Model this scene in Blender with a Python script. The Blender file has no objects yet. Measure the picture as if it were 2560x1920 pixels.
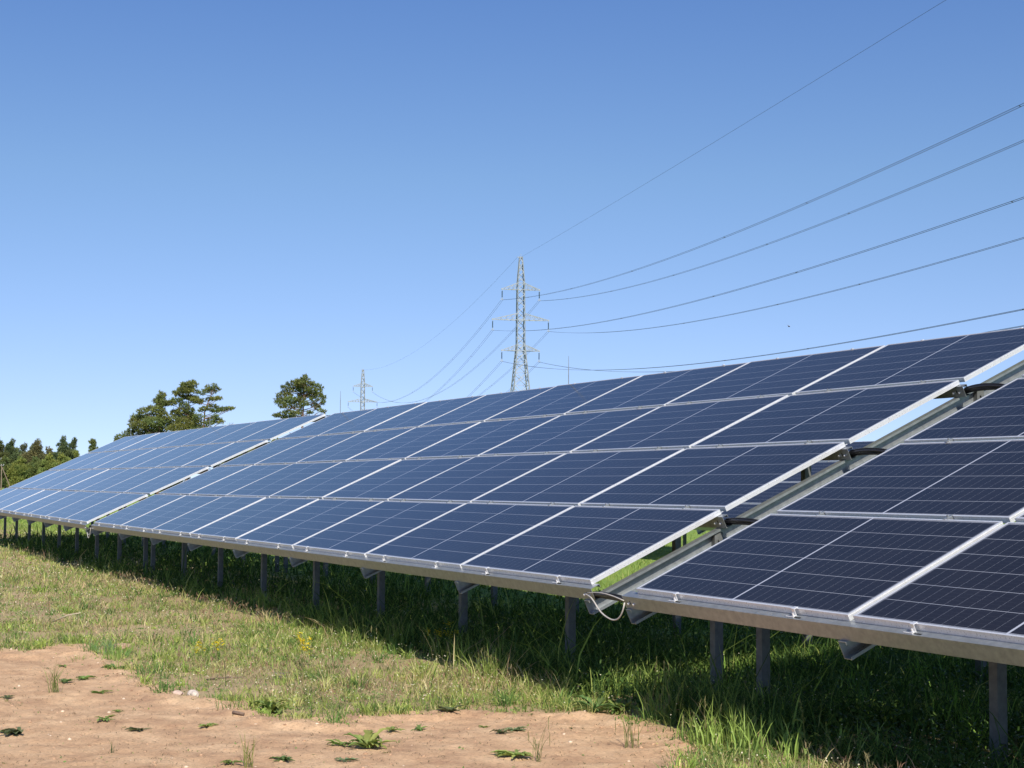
import bpy, math, random
import numpy as np
from mathutils import Vector, Matrix

# ------------------------------------------------------------------ camera, sky, sun, exposure
scene = bpy.context.scene
COL = scene.collection
PI = math.pi
cam_d = bpy.data.cameras.new('camera'); cam = bpy.data.objects.new('camera', cam_d); COL.objects.link(cam)
scene.camera = cam
cam_d.sensor_width = 36.0
cam_d.lens = 4017.7 / 2560 * 36.0
cam_d.clip_start = 0.05; cam_d.clip_end = 6000
CAM = Vector((8.536, -4.476, 1.347))
RIGHT = Vector((0.42069, 0.90719, 0.0049976)); DOWN = Vector((-0.0562673, 0.0315903, -0.9979159)); FWD = Vector((-0.9054568, 0.4195343, 0.0643349))
cam.matrix_world = Matrix(((RIGHT.x, -DOWN.x, -FWD.x, CAM.x), (RIGHT.y, -DOWN.y, -FWD.y, CAM.y), (RIGHT.z, -DOWN.z, -FWD.z, CAM.z), (0, 0, 0, 1)))
scene.render.resolution_x = 1024; scene.render.resolution_y = 768

SUN = Vector((1.18, -0.29, 1.0)).normalized()
elev = math.asin(SUN.z); rot = math.atan2(SUN.x, SUN.y)
world = bpy.data.worlds.new("World"); scene.world = world; world.use_nodes = True
wn = world.node_tree.nodes; wl = world.node_tree.links
bg = wn['Background']; sky = wn.new('ShaderNodeTexSky'); sky.sky_type = 'NISHITA'
sky.sun_disc = False; sky.sun_elevation = elev; sky.sun_rotation = rot
sky.altitude = 100; sky.air_density = 1.0; sky.dust_density = 0.2; sky.ozone_density = 3.0
# the clear spring sky stays blue almost down to the horizon: read the sky a little higher up
tcw = wn.new('ShaderNodeTexCoord'); vm = wn.new('ShaderNodeVectorMath'); vm.operation = 'MULTIPLY_ADD'
vm.inputs[1].default_value = (1, 1, 1.2); vm.inputs[2].default_value = (0, 0, 0.068)
wl.new(tcw.outputs['Generated'], vm.inputs[0]); wl.new(vm.outputs[0], sky.inputs['Vector'])
tint = wn.new('ShaderNodeMix'); tint.data_type = 'RGBA'; tint.blend_type = 'MULTIPLY'; tint.inputs[0].default_value = 1
sz = wn.new('ShaderNodeSeparateXYZ'); wl.new(tcw.outputs['Generated'], sz.inputs[0])
cr = wn.new('ShaderNodeValToRGB'); wl.new(sz.outputs[2], cr.inputs[0]); cr.color_ramp.elements.new(.5)
for e_, (p_, c_) in zip(cr.color_ramp.elements, ((.05, (1.07, 1.00, 1.15)), (.19, (1.03, 1.10, 1.18)), (.30, (.86, 1.03, 1.295)))):
    e_.position = p_; e_.color = (c_[0]/1.3, c_[1]/1.3, c_[2]/1.3, 1)
wl.new(cr.outputs[0], tint.inputs[7])
wl.new(sky.outputs[0], tint.inputs[6]); wl.new(tint.outputs[2], bg.inputs[0]); bg.inputs[1].default_value = 0.1275
sl = bpy.data.lights.new('sun', 'SUN'); sun = bpy.data.objects.new('sun', sl); COL.objects.link(sun)
sl.energy = 5.0; sl.angle = math.radians(0.5); sl.color = (1.0, 0.93, 0.82)
sun.rotation_euler = SUN.to_track_quat('Z', 'Y').to_euler(); sun.location = (0, 0, 60)
scene.view_settings.view_transform = 'Standard'; scene.view_settings.look = 'None'
scene.view_settings.exposure = 0.30; scene.view_settings.gamma = 1.0
scene.render.engine = 'CYCLES'

rng = np.random.default_rng(7)
rnd = random.Random(11)

# ------------------------------------------------------------------ helpers
def tag(o, label=None, cat=None, group=None, kind=None):
    if label: o['label'] = label
    if cat: o['category'] = cat
    if group: o['group'] = group
    if kind: o['kind'] = kind
    return o
def empty(name, loc=(0, 0, 0), rot=(0, 0, 0)):
    o = bpy.data.objects.new(name, None); COL.objects.link(o)
    o.location = loc; o.rotation_euler = rot; o.empty_display_size = 0.3
    return o
class MB:
    def __init__(s): s.v = []; s.f = []; s.m = []
    def add(s, vs, fs, mi=0):
        b = len(s.v); s.v += [tuple(p) for p in vs]
        for f in fs: s.f.append(tuple(b + i for i in f)); s.m.append(mi)
    def box(s, x0, x1, y0, y1, z0, z1, mi=0):
        s.add([(x0,y0,z0),(x1,y0,z0),(x1,y1,z0),(x0,y1,z0),(x0,y0,z1),(x1,y0,z1),(x1,y1,z1),(x0,y1,z1)],
              [(0,3,2,1),(4,5,6,7),(0,1,5,4),(1,2,6,5),(2,3,7,6),(3,0,4,7)], mi)
    def bar(s, a, b, w, h=None, mi=0):
        a = Vector(a); b = Vector(b); h = h or w; d = (b - a).normalized()
        u = d.cross(Vector((0, 0, 1)));
        if u.length < 1e-3: u = Vector((1, 0, 0))
        u.normalize(); t = u.cross(d)
        vs = [p + u * (sx * w / 2) + t * (sy * h / 2) for p in (a, b) for sx, sy in ((-1,-1),(1,-1),(1,1),(-1,1))]
        s.add(vs, [(0,1,2,3),(7,6,5,4),(0,4,5,1),(1,5,6,2),(2,6,7,3),(3,7,4,0)], mi)
    def tube(s, pts, rad, n=6, mi=0, cap=True):
        pts = [Vector(p) for p in pts]; k = len(pts)
        if not hasattr(rad, '__len__'): rad = [rad] * k
        b = len(s.v); ref = None
        for i, p in enumerate(pts):
            d = (pts[min(i+1, k-1)] - pts[max(i-1, 0)]).normalized()
            if ref is None: ref = Vector((0,0,1)) if abs(d.z) < .9 else Vector((1,0,0))
            u = d.cross(ref).normalized(); t = d.cross(u).normalized(); ref = -t if False else ref
            for j in range(n):
                a = 2*PI*j/n; s.v.append(tuple(p + (u*math.cos(a) + t*math.sin(a))*rad[i]))
        for i in range(k-1):
            for j in range(n):
                s.f.append((b+i*n+j, b+i*n+(j+1)%n, b+(i+1)*n+(j+1)%n, b+(i+1)*n+j)); s.m.append(mi)
        if cap:
            s.f.append(tuple(b+j for j in range(n))[::-1]); s.m.append(mi)
            s.f.append(tuple(b+(k-1)*n+j for j in range(n))); s.m.append(mi)
    def extrude(s, prof, x0, x1, mi=0):
        """closed profile of (y,z) run along x"""
        n = len(prof); vs = [(x0, y, z) for y, z in prof] + [(x1, y, z) for y, z in prof]
        fs = [(i, (i+1) % n, n+(i+1) % n, n+i) for i in range(n)] + [tuple(range(n))[::-1], tuple(range(n, 2*n))]
        s.add(vs, fs, mi)
    def build(s, name, mats, parent=None, smooth=False):
        me = bpy.data.meshes.new(name); me.from_pydata(s.v, [], s.f)
        for m in (mats if isinstance(mats, (list, tuple)) else [mats]): me.materials.append(m)
        me.polygons.foreach_set('material_index', s.m)
        if smooth: me.polygons.foreach_set('use_smooth', [True]*len(s.f))
        me.update()
        o = bpy.data.objects.new(name, me); COL.objects.link(o)
        if parent: o.parent = parent
        return o

def new_mat(name):
    m = bpy.data.materials.new(name); m.use_nodes = True
    nt = m.node_tree; b = nt.nodes['Principled BSDF']
    return m, nt, b
def N(nt, t, **kw):
    n = nt.nodes.new(t)
    for k, v in kw.items(): setattr(n, k, v)
    return n
def math_n(nt, op, a, b=None, c=None):
    n = N(nt, 'ShaderNodeMath', operation=op)
    for i, q in enumerate((a, b, c)):
        if q is None: continue
        if isinstance(q, (int, float)): n.inputs[i].default_value = q
        else: nt.links.new(q, n.inputs[i])
    return n.outputs[0]
def mixc(nt, fac, a, b):
    n = N(nt, 'ShaderNodeMix', data_type='RGBA')
    if isinstance(fac, (int, float)): n.inputs[0].default_value = fac
    else: nt.links.new(fac, n.inputs[0])
    for i, q in ((6, a), (7, b)):
        if isinstance(q, tuple): n.inputs[i].default_value = (*q, 1)
        else: nt.links.new(q, n.inputs[i])
    return n.outputs[2]
def noise(nt, scale, detail=3, rough=.55, coord='Object', dist=0):
    tc = N(nt, 'ShaderNodeTexCoord'); n = N(nt, 'ShaderNodeTexNoise')
    n.inputs['Scale'].default_value = scale; n.inputs['Detail'].default_value = detail
    n.inputs['Roughness'].default_value = rough; n.inputs['Distortion'].default_value = dist
    nt.links.new(tc.outputs[coord], n.inputs['Vector']); return n.outputs[0]
def ramp(nt, fac, stops):
    r = N(nt, 'ShaderNodeValToRGB'); nt.links.new(fac, r.inputs[0])
    el = r.color_ramp.elements
    while len(el) < len(stops): el.new(.5)
    for e, (p, c) in zip(el, stops): e.position = p; e.color = (*c, 1)
    return r.outputs[0]

def metal(name, c1, c2, rough=.45, met=.6, scale=14):
    m, nt, b = new_mat(name)
    col = ramp(nt, noise(nt, scale, 5, .65), [(.32, c1), (.68, c2)])
    nt.links.new(col, b.inputs['Base Color']); b.inputs['Metallic'].default_value = met
    r = math_n(nt, 'MULTIPLY_ADD', noise(nt, scale*3, 3), .25, rough-.12); nt.links.new(r, b.inputs['Roughness'])
    return m
M_ALU = metal('anodised_aluminium', (.72,.725,.735), (.82,.825,.84), .30, .45, 30)
M_GALV = metal('galvanised_steel', (.25,.27,.28), (.36,.385,.395), .38, .62, 22)
M_POST = metal('post_steel', (.10,.105,.102), (.17,.175,.17), .6, .3, 14)
M_PYLON = metal('pylon_steel', (.24,.27,.29), (.38,.41,.44), .6, .15, 2)
def plain(name, c, rough=.6, met=0, var=.15, scale=20):
    m, nt, b = new_mat(name)
    a = tuple(max(0, x*(1-var)) for x in c); d = tuple(min(1, x*(1+var)) for x in c)
    nt.links.new(ramp(nt, noise(nt, scale, 3), [(.3, a), (.7, d)]), b.inputs['Base Color'])
    b.inputs['Roughness'].default_value = rough; b.inputs['Metallic'].default_value = met
    return m
M_BLACK = plain('black_rubber', (.018,.018,.02), .42)
M_DARK = plain('slot_dark', (.012,.012,.012), .9)
M_BACK = plain('white_backsheet', (.55,.56,.57), .6)
M_CABLE = plain('grey_cable', (.42,.40,.37), .5)
M_WIRE = plain('conductor_wire', (.045,.05,.06), .7, .1)
M_INS = plain('insulator_glass', (.06,.10,.16), .25)
M_BARK = plain('pine_bark', (.13,.08,.052), .9, 0, .35, 3)
M_TWIG = plain('bare_twigs', (.17,.13,.10), .9, 0, .3, 3)
M_WOOD = plain('weathered_wood', (.20,.15,.11), .85, 0, .25, 4)
M_STONE = plain('pale_stone', (.55,.47,.40), .9, 0, .15, 40)
M_STICK = plain('dry_stick', (.16,.11,.08), .9, 0, .3, 60)
M_BUG = plain('insect_body', (.03,.025,.02), .6)

# solar glass: six rows of half cells either side of the middle strip, thin gaps showing the backsheet
def cell_mat():
    m, nt, b = new_mat('solar_cells')
    tc = N(nt, 'ShaderNodeTexCoord'); sp = N(nt, 'ShaderNodeSeparateXYZ'); nt.links.new(tc.outputs['Object'], sp.inputs[0])
    x, y = sp.outputs[0], sp.outputs[1]
    # rows: y from .02 to .98 in six
    ry = math_n(nt, 'DIVIDE', math_n(nt, 'SUBTRACT', y, .02), .16)
    fy = math_n(nt, 'ABSOLUTE', math_n(nt, 'SUBTRACT', math_n(nt, 'FRACT', math_n(nt, 'ADD', ry, .5)), .5))
    ly = math_n(nt, 'LESS_THAN', fy, .0016/.16)
    # halves: distance from middle
    ax = math_n(nt, 'ABSOLUTE', math_n(nt, 'SUBTRACT', x, .980))
    mid = math_n(nt, 'LESS_THAN', ax, .0065)
    rx = math_n(nt, 'DIVIDE', math_n(nt, 'SUBTRACT', ax, .008), .0787)
    fx = math_n(nt, 'ABSOLUTE', math_n(nt, 'SUBTRACT', math_n(nt, 'FRACT', math_n(nt, 'ADD', rx, .5)), .5))
    lx = math_n(nt, 'LESS_THAN', fx, .00075/.0787)
    # busbar ribbons along x, five to a cell, very fine
    bx = math_n(nt, 'MULTIPLY', ry, 5)
    fb = math_n(nt, 'ABSOLUTE', math_n(nt, 'SUBTRACT', math_n(nt, 'FRACT', bx), .5))
    lb = math_n(nt, 'LESS_THAN', fb, .0004/.032)
    # the half-cell gap is dashed where the ribbons cross
    gate = math_n(nt, 'GREATER_THAN', fb, .08)
    lx = math_n(nt, 'MULTIPLY', lx, math_n(nt, 'MULTIPLY_ADD', gate, .36, .14))
    lb = math_n(nt, 'MULTIPLY', lb, .07)
    # border
    bo = math_n(nt, 'MAXIMUM', math_n(nt, 'LESS_THAN', y, .017), math_n(nt, 'GREATER_THAN', y, .983))
    bo = math_n(nt, 'MAXIMUM', bo, math_n(nt, 'GREATER_THAN', ax, .956))
    line = math_n(nt, 'MAXIMUM', math_n(nt, 'MULTIPLY', ly, .75), math_n(nt, 'MAXIMUM', mid, lb))
    line = math_n(nt, 'MAXIMUM', line, lx); line = math_n(nt, 'MAXIMUM', line, math_n(nt, 'MULTIPLY', bo, .4))
    # tiny differences from cell to cell and module to module
    cb = N(nt, 'ShaderNodeCombineXYZ')
    nt.links.new(math_n(nt, 'FLOOR', rx), cb.inputs[0]); nt.links.new(math_n(nt, 'FLOOR', ry), cb.inputs[1])
    oi = N(nt, 'ShaderNodeObjectInfo'); nt.links.new(math_n(nt, 'MULTIPLY', oi.outputs['Random'], 37), cb.inputs[2])
    wn_ = N(nt, 'ShaderNodeTexWhiteNoise'); nt.links.new(cb.outputs[0], wn_.inputs['Vector'])
    t = math_n(nt, 'MULTIPLY_ADD', wn_.outputs['Value'], .35, math_n(nt, 'MULTIPLY', oi.outputs['Random'], .65))
    base = mixc(nt, t, (.0075,.0066,.0085), (.0115,.010,.0125))
    dust = math_n(nt, 'MULTIPLY', noise(nt, 2.3, 6, .7), .035)
    base = mixc(nt, dust, base, (.35,.32,.28))
    col = mixc(nt, line, base, (.42,.44,.50))
    nt.links.new(col, b.inputs['Base Color'])
    b.inputs['Roughness'].default_value = .11; b.inputs['IOR'].default_value = 1.255
    b.inputs['Specular IOR Level'].default_value = .5
    bp = N(nt, 'ShaderNodeBump'); bp.inputs['Strength'].default_value = .02; bp.inputs['Distance'].default_value = .002
    nt.links.new(noise(nt, 3, 2), bp.inputs['Height']); nt.links.new(bp.outputs[0], b.inputs['Normal'])
    return m
M_CELL = cell_mat()

def leafy(name, attr=None, c=None, trans=.42, rough=.6):
    """thin leaves: colour from an attribute (the leaf's own colour) plus some light let through"""
    m, nt, b = new_mat(name)
    out = nt.nodes['Material Output']
    if attr:
        a = N(nt, 'ShaderNodeAttribute', attribute_name=attr); col = a.outputs['Color']
    else:
        col = ramp(nt, noise(nt, 8, 3), [(.3, tuple(x*.75 for x in c)), (.7, tuple(x*1.25 for x in c))])
    nt.links.new(col, b.inputs['Base Color']); b.inputs['Roughness'].default_value = rough
    b.inputs['Specular IOR Level'].default_value = .12
    tr = N(nt, 'ShaderNodeBsdfTranslucent')
    mx = N(nt, 'ShaderNodeMixShader'); mx.inputs[0].default_value = trans
    hs = N(nt, 'ShaderNodeHueSaturation'); hs.inputs['Saturation'].default_value = 1.1; hs.inputs['Value'].default_value = 1.15
    nt.links.new(col, hs.inputs['Color']); nt.links.new(hs.outputs[0], tr.inputs[0])
    nt.links.new(b.outputs[0], mx.inputs[1]); nt.links.new(tr.outputs[0], mx.inputs[2]); nt.links.new(mx.outputs[0], out.inputs[0])
    return m
M_GRASS = leafy('grass_blades', 'tint')
M_NEEDLE = leafy('pine_needles', 'tint', trans=.12)
M_LEAF = leafy('broad_leaves', 'tint', trans=.3, rough=.5)

# ------------------------------------------------------------------ value noise in numpy
_perm = rng.random((256, 256)).astype(np.float32)
def vnoise(x, y):
    xi = np.floor(x).astype(int); yi = np.floor(y).astype(int); fx = x - xi; fy = y - yi
    fx = fx*fx*(3-2*fx); fy = fy*fy*(3-2*fy)
    g = lambda a, b: _perm[a & 255, b & 255]
    return (g(xi,yi)*(1-fx)+g(xi+1,yi)*fx)*(1-fy) + (g(xi,yi+1)*(1-fx)+g(xi+1,yi+1)*fx)*fy
def fbm(x, y, o=4, gain=.5):
    s = 0; a = 1; t = 0
    for i in range(o):
        s = s + a*vnoise(x*2**i+17*i, y*2**i+31*i); t += a; a *= gain
    return s/t
# edge of the bare soil (ground coordinates)
EDGE = np.array([(-40,-22),(-20,-9.9),(-12,-5.8),(-6.92,-3.51),(-5.72,-2.95),(-5.16,-2.7),(-4.67,-2.49),(-5.39,-2.13),(-5.25,-2.05),(-3.92,-2.18),(-3.07,-2.15),(-2.51,-2.14),(-1.83,-2.14),(-1.44,-1.98),(-1.22,-1.79),(-0.68,-1.84),(-0.33,-1.82),(-0.24,-1.62),(-0.12,-1.44),(-0.31,-1.18),(-0.28,-0.97),(-0.29,-0.79),(-0.29,-0.58),(-0.05,-0.44),(0.11,-0.26),(0.16,-0.07),(0.4,0.01),(0.77,0.01),(1.33,-0.2),(1.77,-0.51),(2.31,-0.9),(4,-2.3),(9,-6.3),(14,-11),(-10,-30)])
def soilness(x, y):
    """signed distance-like value: positive inside the bare soil"""
    x = np.asarray(x, float); y = np.asarray(y, float); sh = x.shape; x = x.ravel(); y = y.ravel()
    x0 = x; x = x + (fbm(x*4.2, y*4.2, 5, .65)-.5)*.55; y = y + (fbm(x0*4.2+90, y*4.2+40, 5, .65)-.5)*.45
    d = np.full(x.shape, 1e9); ins = np.zeros(x.shape, bool); n = len(EDGE)
    for i in range(n):
        ax, ay = EDGE[i]; bx, by = EDGE[(i+1) % n]
        t = np.clip(((x-ax)*(bx-ax)+(y-ay)*(by-ay))/((bx-ax)**2+(by-ay)**2), 0, 1)
        d = np.minimum(d, np.hypot(x-ax-t*(bx-ax), y-ay-t*(by-ay)))
        c = (ay > y) != (by > y)
        with np.errstate(divide='ignore', invalid='ignore'):
            xc = (bx-ax)*(y-ay)/(by-ay+1e-12)+ax
        ins ^= c & (x < xc)
    return np.where(ins, d, -d).reshape(sh)
def sstep(a, b, x): t = np.clip((x-a)/(b-a), 0, 1); return t*t*(3-2*t)
def ground_z(x, y, s=None):
    x = np.asarray(x, float); y = np.asarray(y, float)
    if s is None: s = soilness(x, y)
    near = 1 - sstep(25, 60, np.hypot(x, y))
    z = (fbm(x*.35, y*.35, 3)-.5)*.05
    soil = sstep(-.15, .25, s)
    z = z + near*soil*((fbm(x*2.3, y*2.3, 4)-.5)*.035 + (fbm(x*13, y*13, 3)-.5)*.020 + (fbm(x*33, y*33, 2)-.5)*.006)
    # faint wheel ruts running along the row
    rut = np.sin((y*.97 - x*.23 + .02*fbm(x*2, y*2, 2))*52)*.5+.5
    z = z + near*soil*rut*.0065*sstep(.2, .6, s)*sstep(.35, .6, fbm(x*.8+3, y*.8, 2))
    # crumbly lip where the soil meets the turf
    lip = np.exp(-((s-.02)/.10)**2)
    z = z + near*lip*(.008 + .03*(fbm(x*9, y*9, 3)))
    z = z + near*(1-soil)*(fbm(x*1.7, y*1.7, 3)-.45)*.04
    z = z - .18*sstep(5, 12, y)
    return z

# ------------------------------------------------------------------ ground
def axis(lo, hi, step, far, g=1.22):
    a = list(np.arange(lo, hi+1e-6, step)); st = step
    while a[-1] < far: st *= g; a.append(a[-1]+st)
    st = step; b = []
    p = lo
    while p > -far: st *= g; p -= st; b.append(p)
    return np.array(b[::-1]+a)
gx = axis(-7.5, 4.5, .03, 3500); gy = axis(-4.2, 1.0, .03, 3500)
X, Y = np.meshgrid(gx, gy, indexing='ij'); S = soilness(X, Y)
Z = ground_z(X, Y, S)
nx, ny = X.shape
me = bpy.data.meshes.new('ground')
verts = np.stack([X, Y, Z], -1).reshape(-1, 3).astype(np.float32)
ii, jj = np.meshgrid(np.arange(nx-1), np.arange(ny-1), indexing='ij')
a = (ii*ny+jj).ravel(); quads = np.stack([a, a+ny, a+ny+1, a+1], 1).astype(np.int32)
me.vertices.add(len(verts)); me.vertices.foreach_set('co', verts.ravel())
me.loops.add(quads.size); me.loops.foreach_set('vertex_index', quads.ravel())
me.polygons.add(len(quads)); me.polygons.foreach_set('loop_start', np.arange(0, quads.size, 4, dtype=np.int32))
me.polygons.foreach_set('loop_total', np.full(len(quads), 4, np.int32))
me.update(calc_edges=True)
me.polygons.foreach_set('use_smooth', np.ones(len(quads), bool))
at = me.attributes.new('soil', 'FLOAT', 'POINT'); at.data.foreach_set('value', sstep(-.38, .02, S + (fbm(X*6, Y*6, 4)-.5)*.5).ravel().astype(np.float32))
m, nt, b = new_mat('ground_soil_and_turf')
aa = N(nt, 'ShaderNodeAttribute', attribute_name='soil')
soil = ramp(nt, noise(nt, 3.2, 8, .62), [(.30, (.41,.25,.15)), (.48, (.55,.355,.21)), (.68, (.67,.46,.28))])
fine = ramp(nt, noise(nt, 55, 4, .7), [(.35, (.72,.72,.72)), (.5, (1,1,1)), (.75, (1.12,1.1,1.08))])
mul = N(nt, 'ShaderNodeMix', data_type='RGBA', blend_type='MULTIPLY'); mul.inputs[0].default_value = .8
nt.links.new(soil, mul.inputs[6]); nt.links.new(fine, mul.inputs[7])
turf = ramp(nt, noise(nt, 1.4, 8, .7), [(.3, (.20,.19,.08)), (.5, (.32,.30,.13)), (.7, (.42,.35,.19))])
tsoil = mixc(nt, .6, turf, (.44,.30,.19))
# away from the array the field is greener
tc = N(nt, 'ShaderNodeTexCoord'); sp = N(nt, 'ShaderNodeSeparateXYZ'); nt.links.new(tc.outputs['Object'], sp.inputs[0])
mr = N(nt, 'ShaderNodeMapRange'); nt.links.new(sp.outputs[1], mr.inputs[0]); mr.inputs[1].default_value = 1.8; mr.inputs[2].default_value = 3.4
tsoil = mixc(nt, mr.outputs[0], tsoil, ramp(nt, noise(nt, .5, 8, .7), [(.3, (.17,.26,.05)), (.7, (.25,.34,.08))]))
nt.links.new(mixc(nt, aa.outputs['Fac'], tsoil, mul.outputs[2]), b.inputs['Base Color'])
b.inputs['Roughness'].default_value = .95; b.inputs['Specular IOR Level'].default_value = .1
bp = N(nt, 'ShaderNodeBump'); bp.inputs['Strength'].default_value = .8; bp.inputs['Distance'].default_value = .016
nt.links.new(noise(nt, 38, 8, .72), bp.inputs['Height']); nt.links.new(bp.outputs[0], b.inputs['Normal'])
me.materials.append(m)
ground = bpy.data.objects.new('ground', me); COL.objects.link(ground); ground['kind'] = 'structure'

# ------------------------------------------------------------------ solar tables
TILT = 0.430208; cT, sT = math.cos(TILT), math.sin(TILT)
ZC = 0.80; PW, MW, PH = 2.0, 1.960, 1.04
NP = -.032          # underside of modules
D_PURLIN = .076; D_RAFT = .09
def frame_mb():
    f = MB(); t = .032; w = .011
    f.box(0, MW, 0, w, -t, 0); f.box(0, MW, 1-w, 1, -t, 0)
    f.box(0, w, w, 1-w, -t, 0); f.box(MW-w, MW, w, 1-w, -t, 0)
    # outer ridge lines of the extrusion
    f.box(MW, MW+.0015, .002, .998, -.010, -.0075); f.box(-.0015, 0, .002, .998, -.010, -.0075)
    f.box(w, MW-w, w, 1-w, -.0085, -.0065, 1)
    # lower lips
    f.box(w, MW-w, w, w+.018, -t, -t+.002); f.box(w, MW-w, 1-w-.018, 1-w, -t, -t+.002)
    # junction boxes under the glass
    for cx in (.35, .98, 1.61): f.box(cx-.035, cx+.035, .47, .53, -.022, -.009, 2)
    return f
def glass_mb():
    g = MB(); w = .011
    g.box(w, MW-w, w, 1-w, -.0062, -.0018)
    return g
def clamp_mb(end=True):
    c = MB()
    if end:
        c.box(-.012, .012, -.012, .010, .0015, .005); c.box(-.012, .012, -.015, -.012, -.034, .005)
        c.box(-.012, .012, -.032, -.015, -.0305, -.027); c.tube([(0,-.022,-.027),(0,-.022,-.014)], .005, 6)
        c.box(-.05, .012, -.036, -.030, -.0315, -.027); c.box(.018, .062, -.034, -.024, -.0325, -.031, 1)
    else:
        c.box(-.010, .010, -.048, .008, .0015, .004); c.tube([(0,-.02,.005),(0,-.02,.014)], .006, 6)
        c.box(-.014, .014, -.036, -.004, -.026, .0015)
    return c
PUR_V = [0, 1.02, 2.06, 3.10, 4.14]
def purlin_mb(v, first=False):
    p = MB(); n0 = NP; n1 = NP - D_PURLIN; th = .003
    a, bq = (-.045, .020) if first else (v-.058, v-.017)
    if v > 4: a, bq = (4.09, 4.145)
    # Z section: top flange, web, bottom flange; local x along the row, y up the slope, z normal
    x0, x1 = -.10, 8*PW+.035
    p.box(x0, x1, a, bq, n0-th, n0-.0005)
    p.box(x0, x1, a, a+th, n1, n0-th)
    p.box(x0, x1, a+th, a+.05, n1, n1+th)
    p.box(x0, x1, bq-th, bq, n0-.018, n0-th)
    for e, sg in ((x0, 1), (x1, -1)):      # bolts and slots at the splice ends
        for q in (.05, .11):
            p.tube([(e+sg*q, a-.008, (n0+n1)/2-.008), (e+sg*q, a, (n0+n1)/2-.008)], .0075, 6, 2)
        p.box(min(e+sg*.07, e+sg*.078), max(e+sg*.07, e+sg*.078), a-.0006, a, (n0+n1)/2-.012, (n0+n1)/2+.012, 1)
    return p
def rafter_mb():
    r = MB(); n0 = NP-D_PURLIN-.0006; n1 = n0-D_RAFT; th = .0035; W = .058; y0, y1 = -.06, 4.20
    r.box(0, th, y0, y1, n1, n0)                      # web, on the left
    r.box(th, W, y0, y1, n0-th, n0); r.box(th, W, y0, y1, n1, n1+th)
    r.box(W-th, W, y0, y1, n0-.015, n0-th); r.box(W-th, W, y0, y1, n1+th, n1+.015)
    for v in PUR_V: r.tube([(.04, max(v, -.01), n0), (.04, max(v, -.01), n0+.012)], .008, 6)
    return r
def post_mb(h):
    p = MB(); w = .060; d = .034; th = .004; lip = .018
    # C section post, web facing the viewer's right (+x), open to -x
    p.box(-th, 0, -d/2-.012, d/2+.012, -.6, h)
    p.box(-w, -th, -d/2-.012, -d/2-.012+th, -.6, h); p.box(-w, -th, d/2+.012-th, d/2+.012, -.6, h)
    p.box(-w, -w+th, -d/2-.012+th, -d/2-.012+lip, -.6, h); p.box(-w, -w+th, d/2+.012-lip, d/2+.012-th, -.6, h)
    for z in (h-.05, h-.12): p.tube([(0, 0, z), (.014, 0, z)], .009, 6)
    return p

def children(o): return [c for c in bpy.data.objects if c.parent == o]
def make_table():
    root = empty('solar_table')
    slope = lambda o, x, v: (setattr(o, 'location', (x, v*cT, ZC+v*sT)), setattr(o, 'rotation_euler', (TILT, 0, 0)))
    fr, gl, ce, cm = frame_mb(), glass_mb(), clamp_mb(True), clamp_mb(False)
    mf = fr.build('solar_module', [M_ALU, M_BACK, M_BLACK]); mg = gl.build('cell_glass', M_CELL)
    m1 = ce.build('end_clamp', [M_ALU, M_DARK]); m2 = cm.build('mid_clamp', [M_GALV])
    prot = [mf, mg, m1, m2]
    def link(o, p, nm=None):
        c = o.copy(); COL.objects.link(c); c.parent = p
        if nm: c.name = nm
        return c
    for j in range(4):
        for i in range(8):
            md = link(mf, root, 'solar_module')
            jig = rnd.uniform(-.003, .003)
            slope(md, i*PW + .018 + rnd.uniform(-.002, .002), j*PH + jig)
            md.rotation_euler = (TILT + rnd.uniform(-.0035, .0035), rnd.uniform(-.0025, .0025), 0)
            g = link(mg, md, 'cell_glass')
            for cx in (.445, 1.545):
                cl = link(m1 if j == 0 else m2, md, 'clamp'); cl.location = (cx + rnd.uniform(-.02, .02), 0, 0)
    for i in range(8):
        for cx in (.445, 1.545):
            cl = link(m1, root, 'clamp'); slope(cl, i*PW+cx, 3*PH+1.0); cl.rotation_euler = (TILT, 0, 0); cl.scale = (1, -.6, 1)
    for k, v in enumerate(PUR_V):
        p = purlin_mb(v, k == 0).build('purlin', [M_GALV, M_DARK, M_ALU], root); slope(p, 0, 0)
    rf = rafter_mb().build('rafter', M_GALV)
    hh = lambda y: ZC + y*math.tan(TILT) - (-(NP-D_PURLIN-.02))/cT
    pf = post_mb(hh(.91)).build('post', M_POST); pr = post_mb(hh(3.0)).build('post', M_POST)
    for i in range(9):
        r = link(rf, root, 'rafter'); slope(r, -.085+i*PW, 0)
        for pp, y in ((pf, .91), (pr, 3.0)):
            q = link(pp, root, 'post'); q.location = (-.040+i*PW, y, 0); q.rotation_euler = (0, 0, rnd.uniform(-.02, .02))
    for o in prot + [rf, pf, pr]: bpy.data.objects.remove(o)
    return root
def copy_tree(o, parent=None):
    c = o.copy(); COL.objects.link(c); c.parent = parent
    for ch in children(o): copy_tree(ch, c)
    return c
bpy.context.view_layer.update()
tables = [
    ((0.533, 0, -.018, 0.002), 'near solar table at the right, its tilted rows of dark panels running out of frame', 'solar tables in the front row'),
    ((-15.98, 0, 0.0, 0), 'middle solar table of the front row, eight columns of blue panels below the nearest pylon', 'solar tables in the front row'),
    ((-32.28, -.05, .060, .0037), 'far left solar table of the front row, its panels reflecting pale sky', 'solar tables in the front row'),
    ((-29.3, 12.58, -.17, 0), 'solar table of the second row, seen through the gap between near and middle tables', 'solar tables in the second row'),
    ((-45.8, 12.58, -.17, 0), 'solar table of the second row, hidden behind the middle table further left', 'solar tables in the second row')]
proto = make_table()
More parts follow.
